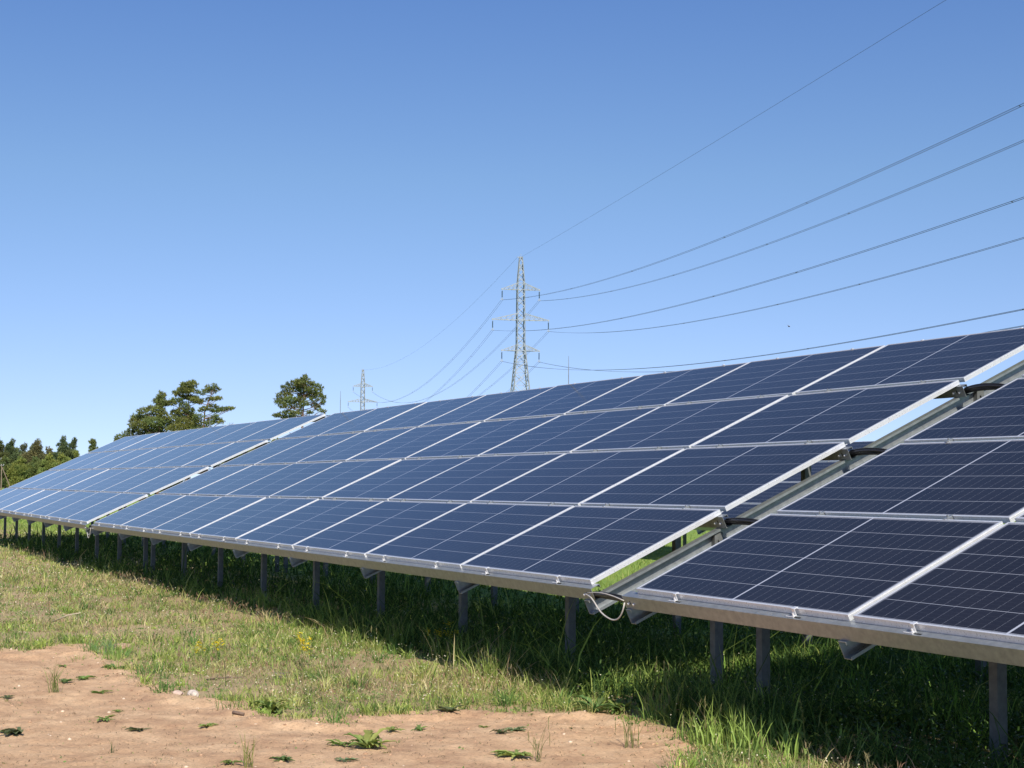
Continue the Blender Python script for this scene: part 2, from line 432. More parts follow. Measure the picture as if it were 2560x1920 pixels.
for i, ((x, y, z, sl_), lab, grp) in enumerate(tables):
    t = proto if i == 0 else copy_tree(proto)
    t.location = (x, y, z); t.rotation_euler = (0, sl_, 0); tag(t, lab, 'solar table', grp)

# cable conduits bridging the gaps between tables, one per purlin
def sl2w(x, v, n, z=0): return Vector((x, v*cT - n*sT, ZC + z + v*sT + n*cT))
lev = ['lowest beam', 'second beam up', 'third beam up', 'fourth beam up', 'top beam']
for gname, xa, xb, dz in (('near and middle', .0, .47, -.01), ('middle and far', -16.36, -16.03, 0)):
    for k, v in enumerate(PUR_V):
        mb = MB(); r = .0125; vv = v if k else .0
        pts = []
        for t in np.linspace(0, 1, 15):
            x = xa-.06 + (xb-xa+.16)*t
            arch = math.sin(PI*t)*(.030 + .006*k)
            pts.append(sl2w(x, vv-.012 - .02*math.sin(PI*t), NP-.050+arch - .012*t, dz))
        mb.tube(pts, r, 10)
        mb.tube([p+Vector((0, .024, -.006-.012*math.sin(PI*i/14))) for i, p in enumerate(pts)], r*.8, 8)
        mb.tube([p+Vector((0, -.006, r+.001)) for p in pts[2:13]], .004, 5)
        o = mb.build('cable_conduit', M_BLACK, smooth=True)
        tag(o, f'black cable conduit on the {lev[k]} between the {gname} tables', 'cable conduit', 'black conduits bridging the table gaps')
mb = MB(); pts = []
fr_ = [0, .06, .15, .24, .32, .40, .49, .58, .67, .75, .82, .88, .93, .97, 1]; dr_ = [0, .001, .012, .037, .064, .086, .101, .111, .117, .116, .108, .092, .069, .040, 0]
for t in np.linspace(0, 1, 40):
    p = sl2w(.0 + .48*t, -.065, NP-.03, 0); p.z += -.96*float(np.interp(t, fr_, dr_)) - .018*t; pts.append(p)
mb.tube(pts, .0045, 8)
mb.tube([sl2w(.02+.44*t, -.062, NP-.022+.022*math.sin(PI*t)-.018*t) for t in np.linspace(0, 1, 12)], .0035, 6)
tag(mb.build('loose_cable', M_CABLE, smooth=True), 'thin grey cable hanging in a loop below the gap beside the near table', 'cable')
mb = MB(); pts = []
for t in np.linspace(0, 1, 16):
    p = sl2w(-16.36+.33*t, -.065, NP-.03, 0); p.z -= .16*math.sin(PI*t)**.8; pts.append(p)
mb.tube(pts, .006, 6)
tag(mb.build('loose_cable', M_CABLE, smooth=True), 'thin pale cable sagging at the gap between the middle and far left tables', 'cable')

# lightning rods standing along the top edge
rods = [(-7.77, .31, 'thin lightning rod on the panels just right of the nearest pylon', 0), (-15.80, .33, 'thin lightning rod at the left end of the middle table, beside the distant pylon', 0),
        (-24.1, .35, 'slim lightning rod in front of the leaning layered pine', .04), (-32.0, .33, 'short thin lightning rod at the far left end of the array', .06)]
for x, h, lab, dz in rods:
    mb = MB(); b0 = sl2w(x, 4.17, 0, dz)
    mb.tube([b0+Vector((0,0,-.35)), b0+Vector((0,0,h*.55))], .0055, 6)
    mb.tube([b0+Vector((0,0,h*.55)), b0+Vector((0,0,h))], [.0045, .0025], 6)
    mb.box(b0.x-.02, b0.x+.02, b0.y-.03, b0.y+.01, b0.z-.30, b0.z-.24)
    tag(mb.build('lightning_rod', M_GALV), lab, 'lightning rod', 'lightning rods along the top of the front row')

# ------------------------------------------------------------------ pylons and wires
T1 = Vector((-289.5, 135.5, 0)); T2 = Vector((-608.2, 214.5, 0)); T0 = Vector((-14.75, 52.17, -15.0))
LD = (T1 - T2).normalized(); LP = Vector((-LD.y, LD.x, 0))      # across the line
AX = RIGHT.copy(); AX.z = 0
if LP.dot(AX) < 0: LP = -LP
PROF = [(0, 3.55), (21.6, 1.62), (30.5, .80), (43.4, .70), (48.9, .27)]
def pw(z):
    for (z0, w0), (z1, w1) in zip(PROF, PROF[1:]):
        if z <= z1: return w0 + (w1-w0)*(z-z0)/(z1-z0)
    return PROF[-1][1]
ARMS = [(29.4, 3.9, 1.25), (35.75, 5.85, 1.35), (42.05, 3.9, 1.35)]
def pylon(loc, label, k_=1.0):
    root = empty('pylon', loc, (0, 0, math.atan2(LP.y, LP.x)))
    tag(root, label, 'pylon', 'lattice pylons of the power line')
    bar0 = MB.bar
    class PB(MB):
        def bar(s, a, b, w, h=None, mi=0): bar0(s, a, b, w*k_, (h or w)*k_, mi)
    mb = PB(); cor = [(-1,-1),(1,-1),(1,1),(-1,1)]
    zs = [0]; z = 0
    while z < 48.9:
        z = min(48.9, z + max(.95, pw(z)*2*.85))
        if 48.9 - z < .5: z = 48.9
        zs.append(z)
    for sx, sy in cor:
        for (z0, w0), (z1, w1) in zip(PROF, PROF[1:]):
            mb.bar((sx*w0, sy*w0, z0), (sx*w1, sy*w1, z1), .17 if z0 < 30 else .13)
    mb.build('tower_leg_frame', M_PYLON, root)
    mb = PB()
    for k, (z0, z1) in enumerate(zip(zs, zs[1:])):
        for q in range(4):
            a, bq = cor[q], cor[(q+1) % 4]; w0, w1 = pw(z0), pw(z1)
            p0 = (a[0]*w0, a[1]*w0, z0); p1 = (bq[0]*w1, bq[1]*w1, z1); p2 = (bq[0]*w0, bq[1]*w0, z0); p3 = (a[0]*w1, a[1]*w1, z1)
            if z0 < 30: mb.bar(p0, p1, .11); mb.bar(p2, p3, .11)
            else: mb.bar(*( (p0, p1) if (k+q) % 2 == 0 else (p2, p3)), .12)
            if z0 < 30 or k % 3 == 0: mb.bar(p3, p1, .07)
    mb.build('bracing', M_PYLON, root)
    mb = PB(); mb.bar((-.75, 0, 48.8), (.3, 0, 48.8), .12); mb.bar((0, 0, 48.8), (0, 0, 49.5), .06); mb.build('earth_wire_peak', M_PYLON, root)
    for z, L, h in ARMS:
        mb = PB(); w0 = pw(z); w1 = pw(z+h)
        for s in (-1, 1):
            tip = Vector((s*L, 0, z))
            for sy in (-1, 1):
                r0 = Vector((s*w0, sy*w0, z)); r1 = Vector((s*w1, sy*w1, z+h))
                mb.bar(r0, tip, .11); mb.bar(r1, tip+Vector((0,0,.12)), .10)
                n = 4 if L > 5 else 3
                for k in range(1, n+1):
                    t0 = (k-1)/(n+.6); t1 = k/(n+.6)
                    mb.bar(r1.lerp(tip, t0), r0.lerp(tip, t1), .06); mb.bar(r1.lerp(tip, t1), r0.lerp(tip, t1), .05)
            mb.box(s*L-.18, s*L+.18, -.1, .1, z-.08, z+.2)
        mb.bar((-w0, -w0, z), (w0, -w0, z), .1); mb.bar((-w0, w0, z), (w0, w0, z), .1)
        arm = mb.build('cross_arm', M_PYLON, root)
        for s in (-1, 1):
            ib = MB(); ib.tube([(s*L, 0, z), (s*L, 0, z-.35)], .03, 5, 1)
            for k in range(9): ib.tube([(s*L, 0, z-.36-k*.15), (s*L, 0, z-.40-k*.15), (s*L, 0, z-.50-k*.15)], [.07, .15, .05], 8)
            ib.tube([(s*L, 0, z-1.72), (s*L, 0, z-2.1)], .04, 5, 1); ib.bar((s*L-.28, 0, z-2.15), (s*L+.28, 0, z-2.15), .08, .08, 1)
            ib.bar((s*L-.28, 0, z-2.15), (s*L, 0, z-1.75), .05, .05, 1); ib.bar((s*L+.28, 0, z-2.15), (s*L, 0, z-1.75), .05, .05, 1)
            ib.build('insulator', [M_INS, M_PYLON], arm)
    return root
pylon(T1, 'near lattice pylon with three cross arms, rising behind the middle table')
pylon(T2, 'distant small lattice pylon to the left, half hidden by the panels', 1.7)
def wire(name, A, Bp, sag, label, rad, bundle=True, group=None, n=60, LB=None):
    mb = MB(); offs = (-.2, .2) if bundle else (0,); LB = LB or LP
    P = lambda t, o: A.lerp(Bp, t) + LP.lerp(LB, t)*o + Vector((0, 0, -4*sag*t*(1-t)))
    for o in offs: mb.tube([P(t, o) for t in np.linspace(0, 1, n)], rad, 5)
    if bundle:
        for t in (.12, .27, .42, .57, .66, .8, .92): mb.bar(P(t, -.2), P(t, .2), .04, .04, 0)
    tag(mb.build(name, [M_WIRE, M_ALU]), label, 'power line wire', group)
side = {-1: 'left', 1: 'right'}
LP0 = LP*math.cos(.95) + Vector((-LP.y, LP.x, 0))*math.sin(.95)      # the line turns at the pylon out of view on the right
SAG = (4.23, 4.08, 4.09)
lvl = ['lowest', 'middle', 'top']
for k in (2, 1, 0):
    for s in (-1, 1):
        z, L, h = ARMS[k]; up = Vector((0,0,z-2.2))
        wire('conductor', T1+LP*(s*L)+up, T0+LP0*(s*L)+up, SAG[k], f'twin conductor from the {side[s]} end of the near pylon {lvl[k]} arm to the right', .018, group='twin conductors of the power line', n=90, LB=LP0)
        wire('conductor', T2+LP*(s*L)+up, T1+LP*(s*L)+up, 11.2, f'twin conductor joining the {side[s]} ends of the {lvl[k]} arms of both pylons', .022, group='twin conductors of the power line')
top = Vector((0, 0, 48.8))
wire('earth_wire', T1+top, T0+top, .47, 'single thin earth wire from the near pylon peak up to the top right', .014, False, n=90)
wire('earth_wire', T2+top, T1+top-LP*.7, 6.0, 'single thin earth wire sloping from the near pylon peak to the distant pylon', .016, False)

# ------------------------------------------------------------------ fast mesh of many small faces with a colour
def tri_mesh(name, verts, tris, cols, mat, parent=None):
    me = bpy.data.meshes.new(name); nv = len(verts); ntq = len(tris)
    me.vertices.add(nv); me.vertices.foreach_set('co', np.ascontiguousarray(verts, np.float32).ravel())
    me.loops.add(ntq*3); me.loops.foreach_set('vertex_index', np.ascontiguousarray(tris, np.int32).ravel())
    me.polygons.add(ntq); me.polygons.foreach_set('loop_start', np.arange(0, ntq*3, 3, dtype=np.int32))
    me.polygons.foreach_set('loop_total', np.full(ntq, 3, np.int32))
    me.update(calc_edges=True)
    ca = me.attributes.new('tint', 'FLOAT_COLOR', 'POINT')
    ca.data.foreach_set('color', np.concatenate([cols, np.ones((nv, 1))], 1).astype(np.float32).ravel())
    me.materials.append(mat)
    o = bpy.data.objects.new(name, me); COL.objects.link(o)
    if parent: o.parent = parent
    return o
def blades(P, h, w, lean, az, col, face=None):
    """curved tapered blades; P (n,3)"""
    n = len(P); face = az + PI/2 + rng.normal(0, .8, n) if face is None else face
    d = np.stack([np.cos(az), np.sin(az), np.zeros(n)], 1); sd = np.stack([np.cos(face), np.sin(face), np.zeros(n)], 1)
    ts = (0, .4, .75, 1.0); ws = (.8, 1., .6, 0)
    vs = []
    for t, ww in zip(ts, ws):
        c = P + np.array([0, 0, 1.])*(h*(t - .45*np.abs(lean)*t*t))[:, None] + d*(h*lean*t*t)[:, None]
        if ww > 0: vs += [c - sd*(w*ww/2)[:, None], c + sd*(w*ww/2)[:, None]]
        else: vs += [c]
    V = np.stack(vs, 1).reshape(-1, 3)
    b = (np.arange(n)*7)[:, None]
    T = np.array([[0,1,3],[0,3,2],[2,3,5],[2,5,4],[4,5,6]])
    tris = (b[:, :, None] + T[None]).reshape(-1, 3)
    return V, tris, np.repeat(col, 7, 0)
def join(parts):
    V, T, C = [], [], []; k = 0
    for v, t, c in parts: V.append(v); T.append(t+k); C.append(c); k += len(v)
    return np.concatenate(V), np.concatenate(T), np.concatenate(C)

# ------------------------------------------------------------------ trees
def needles(centres, radii, per, size, cols, shell=.55):
    """needle tufts through flattened pads: each tuft is a small upward fan of thin triangles"""
    Vs, Cs = [], []
    for c, r, n, co in zip(centres, radii, per, cols):
        q = rng.normal(size=(n, 3)); q /= np.linalg.norm(q, axis=1)[:, None]
        rr = (shell + (1-shell)*rng.random(n))**.7 * (1+.18*rng.normal(size=n))
        # lumpy pads
        lump = .75 + .5*vnoise(q[:, 0]*2.2+c[0], q[:, 1]*2.2+q[:, 2]*2.2+c[2])
        p = np.array(c) + q*np.array(r)*(rr*lump)[:, None]
        for k in range(4):
            d = q*.7 + rng.normal(size=(n, 3))*.5 + np.array([0, 0, .55]); d /= np.linalg.norm(d, axis=1)[:, None]
            sd = np.cross(d, rng.normal(size=(n, 3))); sd /= np.linalg.norm(sd, axis=1)[:, None]
            L = size*(.7+.7*rng.random(n))[:, None]; W = L*.30
            Vs.append(np.stack([p-sd*W*.5, p+sd*W*.5, p+d*L+sd*W*.12], 1).reshape(-1, 3))
            cc = np.array(co)*(.75+.5*rng.random((n, 1)))*np.array([1, 1, 1])
            Cs.append(np.repeat(cc, 3, 0))
    V = np.concatenate(Vs); C = np.concatenate(Cs)
    return V, np.arange(len(V)).reshape(-1, 3), C
def tree(loc, H, pads, label, group=None, trunk=None, size=.30, dens=85, tone=(.15,.175,.055), tr=.22, name='pine_tree', cat='tree', bark=None):
    """pads: (across, height, half width, half height, depth) in metres, across = viewer's right"""
    root = empty(name, loc); tag(root, label, cat, group)
    ax = Vector((RIGHT.x, RIGHT.y, 0)).normalized(); dp = Vector((-ax.y, ax.x, 0))
    cen, rad, per, cols = [], [], [], []
    for (a, z, rx, rz, dd) in pads:
        c = ax*a + dp*dd + Vector((0, 0, z)); cen.append(tuple(c)); rad.append((rx*.95, rx*.95, rz))
        per.append(max(24, int(dens*(rx*rx + 2*rx*rz)*4/3)))
        t = rnd.uniform(.8, 1.2); w = rnd.uniform(-.12, .12); cols.append((tone[0]*t*(1+w), tone[1]*t, tone[2]*t*(1-w)))
    V, T, C = needles(cen, rad, per, size, cols)
    tri_mesh('crown', V, T, C, M_NEEDLE, root)
    mb = MB(); trunk = trunk or [(0, 0), (0, H*.5), (.1, H*.93)]
    pts = [ax*a + Vector((0, 0, z)) for a, z in trunk]; n = len(pts)
    mb.tube(pts, [tr*(1-.85*i/(n-1)) for i in range(n)], 8)
    def on_trunk(z):
        for p, q in zip(pts, pts[1:]):
            if z <= q.z: return p.lerp(q, max(0, (z-p.z)/(q.z-p.z)))
        return pts[-1]
    for c, r in zip(cen, rad):
        c = Vector(c); d = math.hypot(c.x, c.y); s = on_trunk(max(.5, c.z - .35*d - .2))
        mid = s.lerp(c, .55) + Vector((0, 0, -.08*d))
        mb.tube([s, mid, c], [tr*.26, tr*.16, tr*.06], 5)
        for k in range(3):
            e = c + Vector((rnd.uniform(-1, 1)*r[0], rnd.uniform(-1, 1)*r[1], rnd.uniform(-.2, .8)*r[2]))*.8
            mb.tube([mid, e], [tr*.08, tr*.03], 4)
    mb.build('trunk', bark or M_BARK, root)
    return root
k2 = .00828
def conv(px, ox, hy, k, extra=0):
    out = []
    for (x, y, rx, ry) in px: out.append(((x-ox)*k, 1.35+(hy-y)*k, rx*k, ry*k, rnd.uniform(-.8, .8)*min(1.8, rx*k*1.3)))
    for i in range(extra):   # pads on the far and near sides of the crown
        a, z, rx, rz, d = out[i % len(out)]
        out.append((a*.6, z+rnd.uniform(-.3, .3), rx*.8, rz*.9, rnd.choice((-1, 1))*rnd.uniform(1.2, 2.4)))
    return out
ta = conv([(715,400,45,50),(700,470,75,50),(725,555,110,48),(640,520,50,30),(800,560,70,35),(560,650,90,45),(430,700,90,50),(690,680,130,60),(300,800,95,45),(400,830,140,60),(560,790,120,60),(780,790,120,80),(260,880,70,60),(650,880,210,80),(400,950,170,70),(220,1020,60,55),(560,1010,200,70),(780,960,140,90),(300,1100,160,80),(600,1130,250,90),(450,1250,260,90),(650,1400,240,90)], 710, 1977, k2, 5)
tb = conv([(1150,250,85,45),(1100,230,50,30),(1270,235,70,40),(1270,195,25,25),(1070,320,95,40),(1200,330,100,45),(960,360,45,30),(1320,345,60,35),(1030,400,80,35),(1180,440,150,35),(1290,480,100,35),(1000,500,110,30),(900,550,110,32),(1340,520,90,30),(1110,580,90,45),(1050,680,120,50),(1200,680,100,50),(950,720,90,50),(1100,790,170,70),(1250,800,90,50),(950,860,110,80),(1150,900,190,80),(1050,990,200,70),(1250,940,100,60),(1100,1120,230,90),(1150,1280,240,90)], 1185, 1977, k2, 5)
tcp = conv([(1625,260,45,35),(1660,320,60,38),(1560,310,70,32),(1480,350,75,35),(1420,400,60,28),(1640,480,95,30),(1710,480,55,25),(1540,500,70,25),(1360,530,95,32),(1290,510,60,22),(1600,610,90,24),(1480,660,90,28),(1640,680,130,32),(1770,660,90,28),(1870,650,80,22),(1930,645,50,14),(1400,690,55,22),(1650,800,70,40),(1580,840,70,40),(1700,860,80,35),(1760,890,60,20),(1380,800,90,40),(1370,890,90,45),(1550,900,100,30),(1400,1000,180,60),(1600,1050,200,60)], 1455, 1977, k2, 2)
td = conv([(1120,270,60,55),(1170,340,80,60),(1010,380,110,60),(890,370,70,50),(800,430,80,60),(650,440,40,50),(960,480,150,70),(1200,460,130,60),(1340,430,80,45),(1420,500,110,55),(1580,560,60,60),(520,540,50,40),(680,560,110,70),(860,600,150,70),(1100,600,170,80),(1350,620,150,60),(1500,640,90,60),(560,680,110,60),(420,770,80,50),(660,760,130,70),(1050,760,140,60),(1300,740,170,70),(1500,760,130,60),(1640,820,90,50),(350,900,50,60),(500,880,120,70),(750,880,150,70),(1000,880,150,60),(1400,880,130,50),(1650,930,70,45),(430,990,100,50),(650,1000,140,50),(900,980,130,60),(1150,1000,120,60),(1400,1020,120,50),(1620,990,50,30),(1480,1110,90,45),(1600,1190,70,38),(1680,1220,60,30),(560,1090,120,28),(780,1100,90,35),(1000,1110,80,45),(350,1320,120,40),(500,1290,120,45),(680,1240,140,50),(860,1270,120,50),(1000,1230,80,50),(1270,1240,100,30),(700,1400,260,70),(1100,1400,240,60)], 1075, 3274, .00518, 6)
tree((-220.9, 46.3, 0), 14.6, ta, 'broad dark pine with a pointed top, left of the two taller pines', trunk=[(0,0),(.1,6),(0,14)], tr=.26)
def at(px, d):
    r = (px-1280)/4017.7; v = RIGHT*r + FWD; return (CAM.x+v.x*d, CAM.y+v.y*d, 0)
tree(at(471.5, 231), 16, tb, 'tall pine with a rounded bushy top, between the pointed pine and leaning pine', trunk=[(0,0),(0,8),(.05,15.3)], tr=.24)
tree(at(510.5, 228), 15.6, tcp, 'leaning pine with open flat layers of branches reaching right', trunk=[(0,0),(-.05,7.5),(.15,12),(1.4,15.4)], tr=.22, size=.27)
tree(at(757.2, 230), 17, td, 'round full crowned pine standing alone left of the distant pylon', trunk=[(-.1,0),(0,10.5),(.1,12.5),(.3,16.4)], tr=.24)
# bare young tree
root = empty('bare_tree', at(580, 250)); tag(root, 'pale leafless tree just showing right of the leaning pine', 'tree')
mb = MB()
mb.tube([(0,0,0),(0,0,5),(0,0,8.5)], [.14,.09,.05], 6)
def branch(p, d, L, r, k):
    q = p + d*L; mb.tube([p, q], [r, r*.6], 4)
    if k:
        for _ in range(3):
            e = (d + Vector((rnd.uniform(-.7,.7), rnd.uniform(-.7,.7), rnd.uniform(-.2,.5)))).normalized(); branch(q, e, L*.68, r*.6, k-1)
for _ in range(15): branch(Vector((0,0,rnd.uniform(5,8.5))), Vector((rnd.uniform(-1,1), rnd.uniform(-1,1), rnd.uniform(.3,1))).normalized(), 1.5, .035, 3)
mb.build('trunk', M_TWIG, root)
# the wood at the left: separate pines
def gen_pads(H, W, z0, n, sp=.6):
    out = []
    for i in range(n):
        t = (i+.5)/n; z = z0 + (H-.7-z0)*t; rw = W*(1 - t**3)*.95 + .5
        for _ in range(7):
            a = rnd.uniform(-1, 1)*rw*.7; dd = rnd.uniform(-1, 1)*rw*.6
            r = max(.5, rw*rnd.uniform(.30, .5)); out.append((a, z + rnd.uniform(-.5, .5), r, r*rnd.uniform(.5, .8), dd))
    out.append((rnd.uniform(-.5,.5), H-.6, .6, .6, 0)); return out
G = (.13,.165,.055); BR = (.155,.155,.07); YG = (.20,.24,.065); BG = (.11,.15,.065)
wood = [
 (-120,430,11.5,3.2,G,'dark pine outermost at the left edge'), (-70,425,12.5,3.4,BG,'tall pine just left of the frame edge'),
 (-25,428,12.3,3.3,G,'olive pine at the left edge of the wood, behind the two utility poles'), (3,420,12.6,3.0,(.105,.125,.045),'dense pine right behind the taller utility pole'),
 (32,430,13.0,3.2,BG,'bluish green pine with a forked top, third tree along the wood'), (62,436,12.0,2.6,(.12,.135,.075),'slim grey green pine in the dip between two broader pines'),
 (97,415,12.5,3.8,BR,'brownish pine with a broad domed crown in the middle of the wood'), (128,430,11.0,2.6,BR,'shorter brown tinged pine right of the domed brown pine'),
 (163,420,13.4,2.9,BG,'tall dark pine with gaps in its crown, near the right end of the wood'), (186,426,13.2,1.9,BG,'narrow dark pine at the right shoulder of the wood'),
 (236,420,12.8,1.5,G,'small lone pine top peeping over the far panels'), (20,404,8.2,2.8,G,'low green pine in front of the wood beside the utility poles'),
 (60,402,8.0,3.0,YG,'bright green low pine before the brownish pine'), (95,403,8.0,3.0,G,'low bushy pine below the brown domed pine'),
 (130,401,8.8,2.8,YG,'yellow green young pine, left of two in front of the tall dark pine'), (160,402,9.0,2.8,YG,'yellow green young pine, right of two in front of the tall dark pine'),
 (196,404,9.6,2.2,YG,'yellow green young pine at the low right end of the wood'), (-40,405,8.0,3.0,G,'low pine outside the left frame edge'),
 (302,228,8.6,.9,G,'tiny pine tip just above the panels, left of the broad dark pine'), (318,229,9.1,.7,G,'second tiny pine tip close to the broad dark pine')]
belt = [(285,236,6.8),(340,240,7.6),(395,243,8.2),(600,238,8.4),(640,242,8.9),(690,244,9.0),(735,238,9.2),(800,246,9.3),(840,242,9.3)]
for i, (px, d, H) in enumerate(belt):
    wood.append((px, d, H, 3.4, (G, BR, YG)[i % 3], 'lower tree standing behind the top edge of the panels, glimpsed through the far gap'))
for px, d, H, W, tone, lab in wood:
    H *= 1.05 if d > 300 else 1
    tree(at(px, d), H, gen_pads(H, W*1.1, H*.12, max(5, int(H*.75))), lab, 'pines of the distant wood' if d > 300 or H > 9.5 or px in (302, 318) else 'trees hidden behind the panels', tr=.22, size=.42 if d > 300 else .27, dens=40 if d > 300 else 70, tone=tone)

# utility poles
def upole(loc, h, lab, brace=None):
    root = empty('utility_pole', loc); tag(root, lab, 'utility pole', 'wooden utility poles by the wood')
    mb = MB(); mb.tube([(0,0,0),(0,0,h)], [.17,.12], 8); mb.build('pole', M_WOOD, root)
    ax = Vector((RIGHT.x, RIGHT.y, 0)).normalized()
    mb = MB(); mb.bar(ax*-.55+Vector((0,0,h-.15)), ax*.55+Vector((0,0,h-.15)), .1)
    ca = mb.build('crossarm', M_GALV, root)
    for s in (-.5, 0, .5):
        mb = MB(); mb.tube([ax*s+Vector((0,0,h-.1)), ax*s+Vector((0,0,h+.1)), ax*s+Vector((0,0,h+.22))], [.03,.07,.03], 6); mb.build('insulator', M_BACK, ca)
    if brace:
        mb = MB(); mb.tube([ax*.1+Vector((0,0,h-.6)), ax*brace+Vector((0,0,0))], [.1,.13], 7); mb.build('brace', M_WOOD, root)
upole(at(2.3, 398), 7.9, 'taller wooden utility pole at the left edge in front of the wood')
upole(at(9.4, 396), 6.3, 'shorter wooden utility pole with a slanting brace, right of the taller pole', 2.6)

# ------------------------------------------------------------------ grass and ground cover
CX, CY = CAM.x, CAM.y; fx, fy = FWD.x, FWD.y; rx_, ry_ = RIGHT.x, RIGHT.y
def polar(n, d0, d1, p):
    """points spread through the view, thinning with distance as d^-p"""
    u = rng.random(n)
    e = 2-p
    d = (d0**e + u*(d1**e-d0**e))**(1/e) if abs(e) > 1e-6 else d0*(d1/d0)**u
    r = rng.uniform(-.39, .39, n)*d
    x = CX + fx*d + rx_*r; y = CY + fy*d + ry_*r
    return x, y, d
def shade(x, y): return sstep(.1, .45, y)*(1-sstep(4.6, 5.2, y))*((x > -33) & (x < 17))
parts = []
x, y, d = polar(620000, 6.4, 95, 2.0)
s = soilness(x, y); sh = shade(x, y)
keep = rng.random(len(x)) < np.clip((-s+.06)/.42 + .30*(fbm(x*5, y*5, 3) > .56)*(s < .25), .0, 1)
r_ = ((x-CX)*rx_+(y-CY)*ry_)/d
keep &= ~((y > 5.2) & (r_ > -.2) & (rng.random(len(x)) > .22))
keep &= ~((y > .2) & (y < 5.2) & (d > 16) & (r_ > -.24) & (rng.random(len(x)) > .45))
# patchy cover with worn spots
patch = fbm(x*1.1+5, y*1.1, 4)
keep &= rng.random(len(x)) < np.clip(.15 + 3.6*(patch-.40), .06, .85 if True else 1)
x, y, d, s, sh, patch = (q[keep] for q in (x, y, d, s, sh, patch)); n = len(x)
z = ground_z(x, y, s)
field = np.maximum(sstep(4.8, 6, y), sstep(.8, 2.2, y)*(x < -34))
h = (.034 + .075*rng.random(n)**1.9)*(.7+.8*fbm(x*.9+50, y*.9, 3)) * (1-sh) + sh*(.08+.20*rng.random(n)**1.3) + field*.12*rng.random(n)
tall = (rng.random(n) < .035) & (s < -.25); h = np.where(tall, h*2.3, h)
edge = np.exp(-((y-.25)/.35)**2)*(x < 1.6); h = h*(1+1.0*edge*rng.random(n))
h *= np.clip(-s*3+.35, .3, 1)
sc = np.clip(d/12, 1, 7)**.75
w = (.0026 + .0060*rng.random(n)**1.5)*sc*(1+.6*sh)
lean = .25 + .75*rng.random(n); az = rng.random(n)*2*PI
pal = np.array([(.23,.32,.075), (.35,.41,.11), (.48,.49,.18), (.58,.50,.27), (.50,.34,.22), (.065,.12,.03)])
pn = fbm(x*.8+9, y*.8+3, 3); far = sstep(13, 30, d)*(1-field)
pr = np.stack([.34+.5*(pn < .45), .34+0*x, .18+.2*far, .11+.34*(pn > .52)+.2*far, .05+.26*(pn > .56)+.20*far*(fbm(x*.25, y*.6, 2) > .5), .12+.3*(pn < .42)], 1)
pr[sh > .5] = [.22, .06, .01, .0, 0, .71]  # lush grass under the tables, mostly the darkest green: shade put into its colour
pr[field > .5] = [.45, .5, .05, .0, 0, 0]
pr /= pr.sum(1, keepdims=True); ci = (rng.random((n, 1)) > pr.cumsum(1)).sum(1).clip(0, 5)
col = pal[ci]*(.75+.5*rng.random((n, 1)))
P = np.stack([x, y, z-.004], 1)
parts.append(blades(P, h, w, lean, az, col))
# loose clumps of brighter blades through the sunny strip
x, y, d = polar(8600, 6.8, 40, 1.7); s = soilness(x, y)
k = (s < .14) & (y < .9) & (rng.random(len(x)) < np.clip(.25-s*2, .05, 1)*np.where(s > -.35, 1, .55)); x, y, d = x[k], y[k], d[k]; nc = len(x)
per = 30; cx = np.repeat(x, per); cy = np.repeat(y, per); dd = np.repeat(d, per); n = nc*per
rs = np.repeat(.012+.05*rng.random(nc), per); ox = rng.normal(size=n)*rs; oy = rng.normal(size=n)*rs
P = np.stack([cx+ox, cy+oy, ground_z(cx+ox, cy+oy)-.003], 1)
h = np.repeat(.03+.13*rng.random(nc)**2, per)*(.5+.6*rng.random(n)); az = np.arctan2(oy, ox)+rng.normal(size=n)*.5
cp = np.array([(.27,.38,.085), (.38,.46,.12), (.17,.28,.08), (.52,.53,.20), (.12,.21,.055)])
col = np.repeat(cp[rng.integers(0, 5, nc)]*(.8+.4*rng.random((nc, 1))), per, 0)*(.8+.4*rng.random((n, 1)))
parts.append(blades(P, h, np.repeat(.0028+.006*rng.random(nc)**1.5, per)*np.clip(dd/11, 1, 4)**.7, .2+.9*rng.random(n), az, col))
# fine seed stems, brown and straw, standing above the turf
x, y, d = polar(46000, 7, 60, 1.9); s = soilness(x, y); sh = shade(x, y)
k = (s < -.3) & (sh < .4) & (rng.random(len(x)) < sstep(.42, .6, fbm(x*.7+20, y*.7+8, 3))) & (y < 3) & ((x < .3) | (rng.random(len(x)) < .2)); x, y, d, s = x[k], y[k], d[k], s[k]; n = len(x)
P = np.stack([x, y, ground_z(x, y, s)], 1); h = .09+.11*rng.random(n); sc = np.clip(d/12, 1, 6)**.8
col = np.array([(.38,.30,.18), (.34,.20,.135), (.40,.35,.18)])[rng.integers(0, 3, n)]*(.8+.4*rng.random((n, 1)))
lean = .15+.25*rng.random(n); az = rng.random(n)*6.28
parts.append(blades(P, h, .0014*sc, lean, az, col))
tip = P + np.array([0,0,1.])*(h*(1-.45*lean))[:, None]*.8 + np.stack([np.cos(az), np.sin(az), 0*az], 1)*(h*lean*.64)[:, None]
for q in range(3):
    parts.append(blades(tip + rng.normal(size=(n, 3))*.006, h*.16+.010, .0035*sc, .3+.8*rng.random(n), rng.random(n)*6.28, col))
V, T, C = join(parts)
tag(tri_mesh('grass', V, T, C, M_GRASS), 'mixed short and tall grass growing over the field and under the tables', 'grass', kind='stuff')

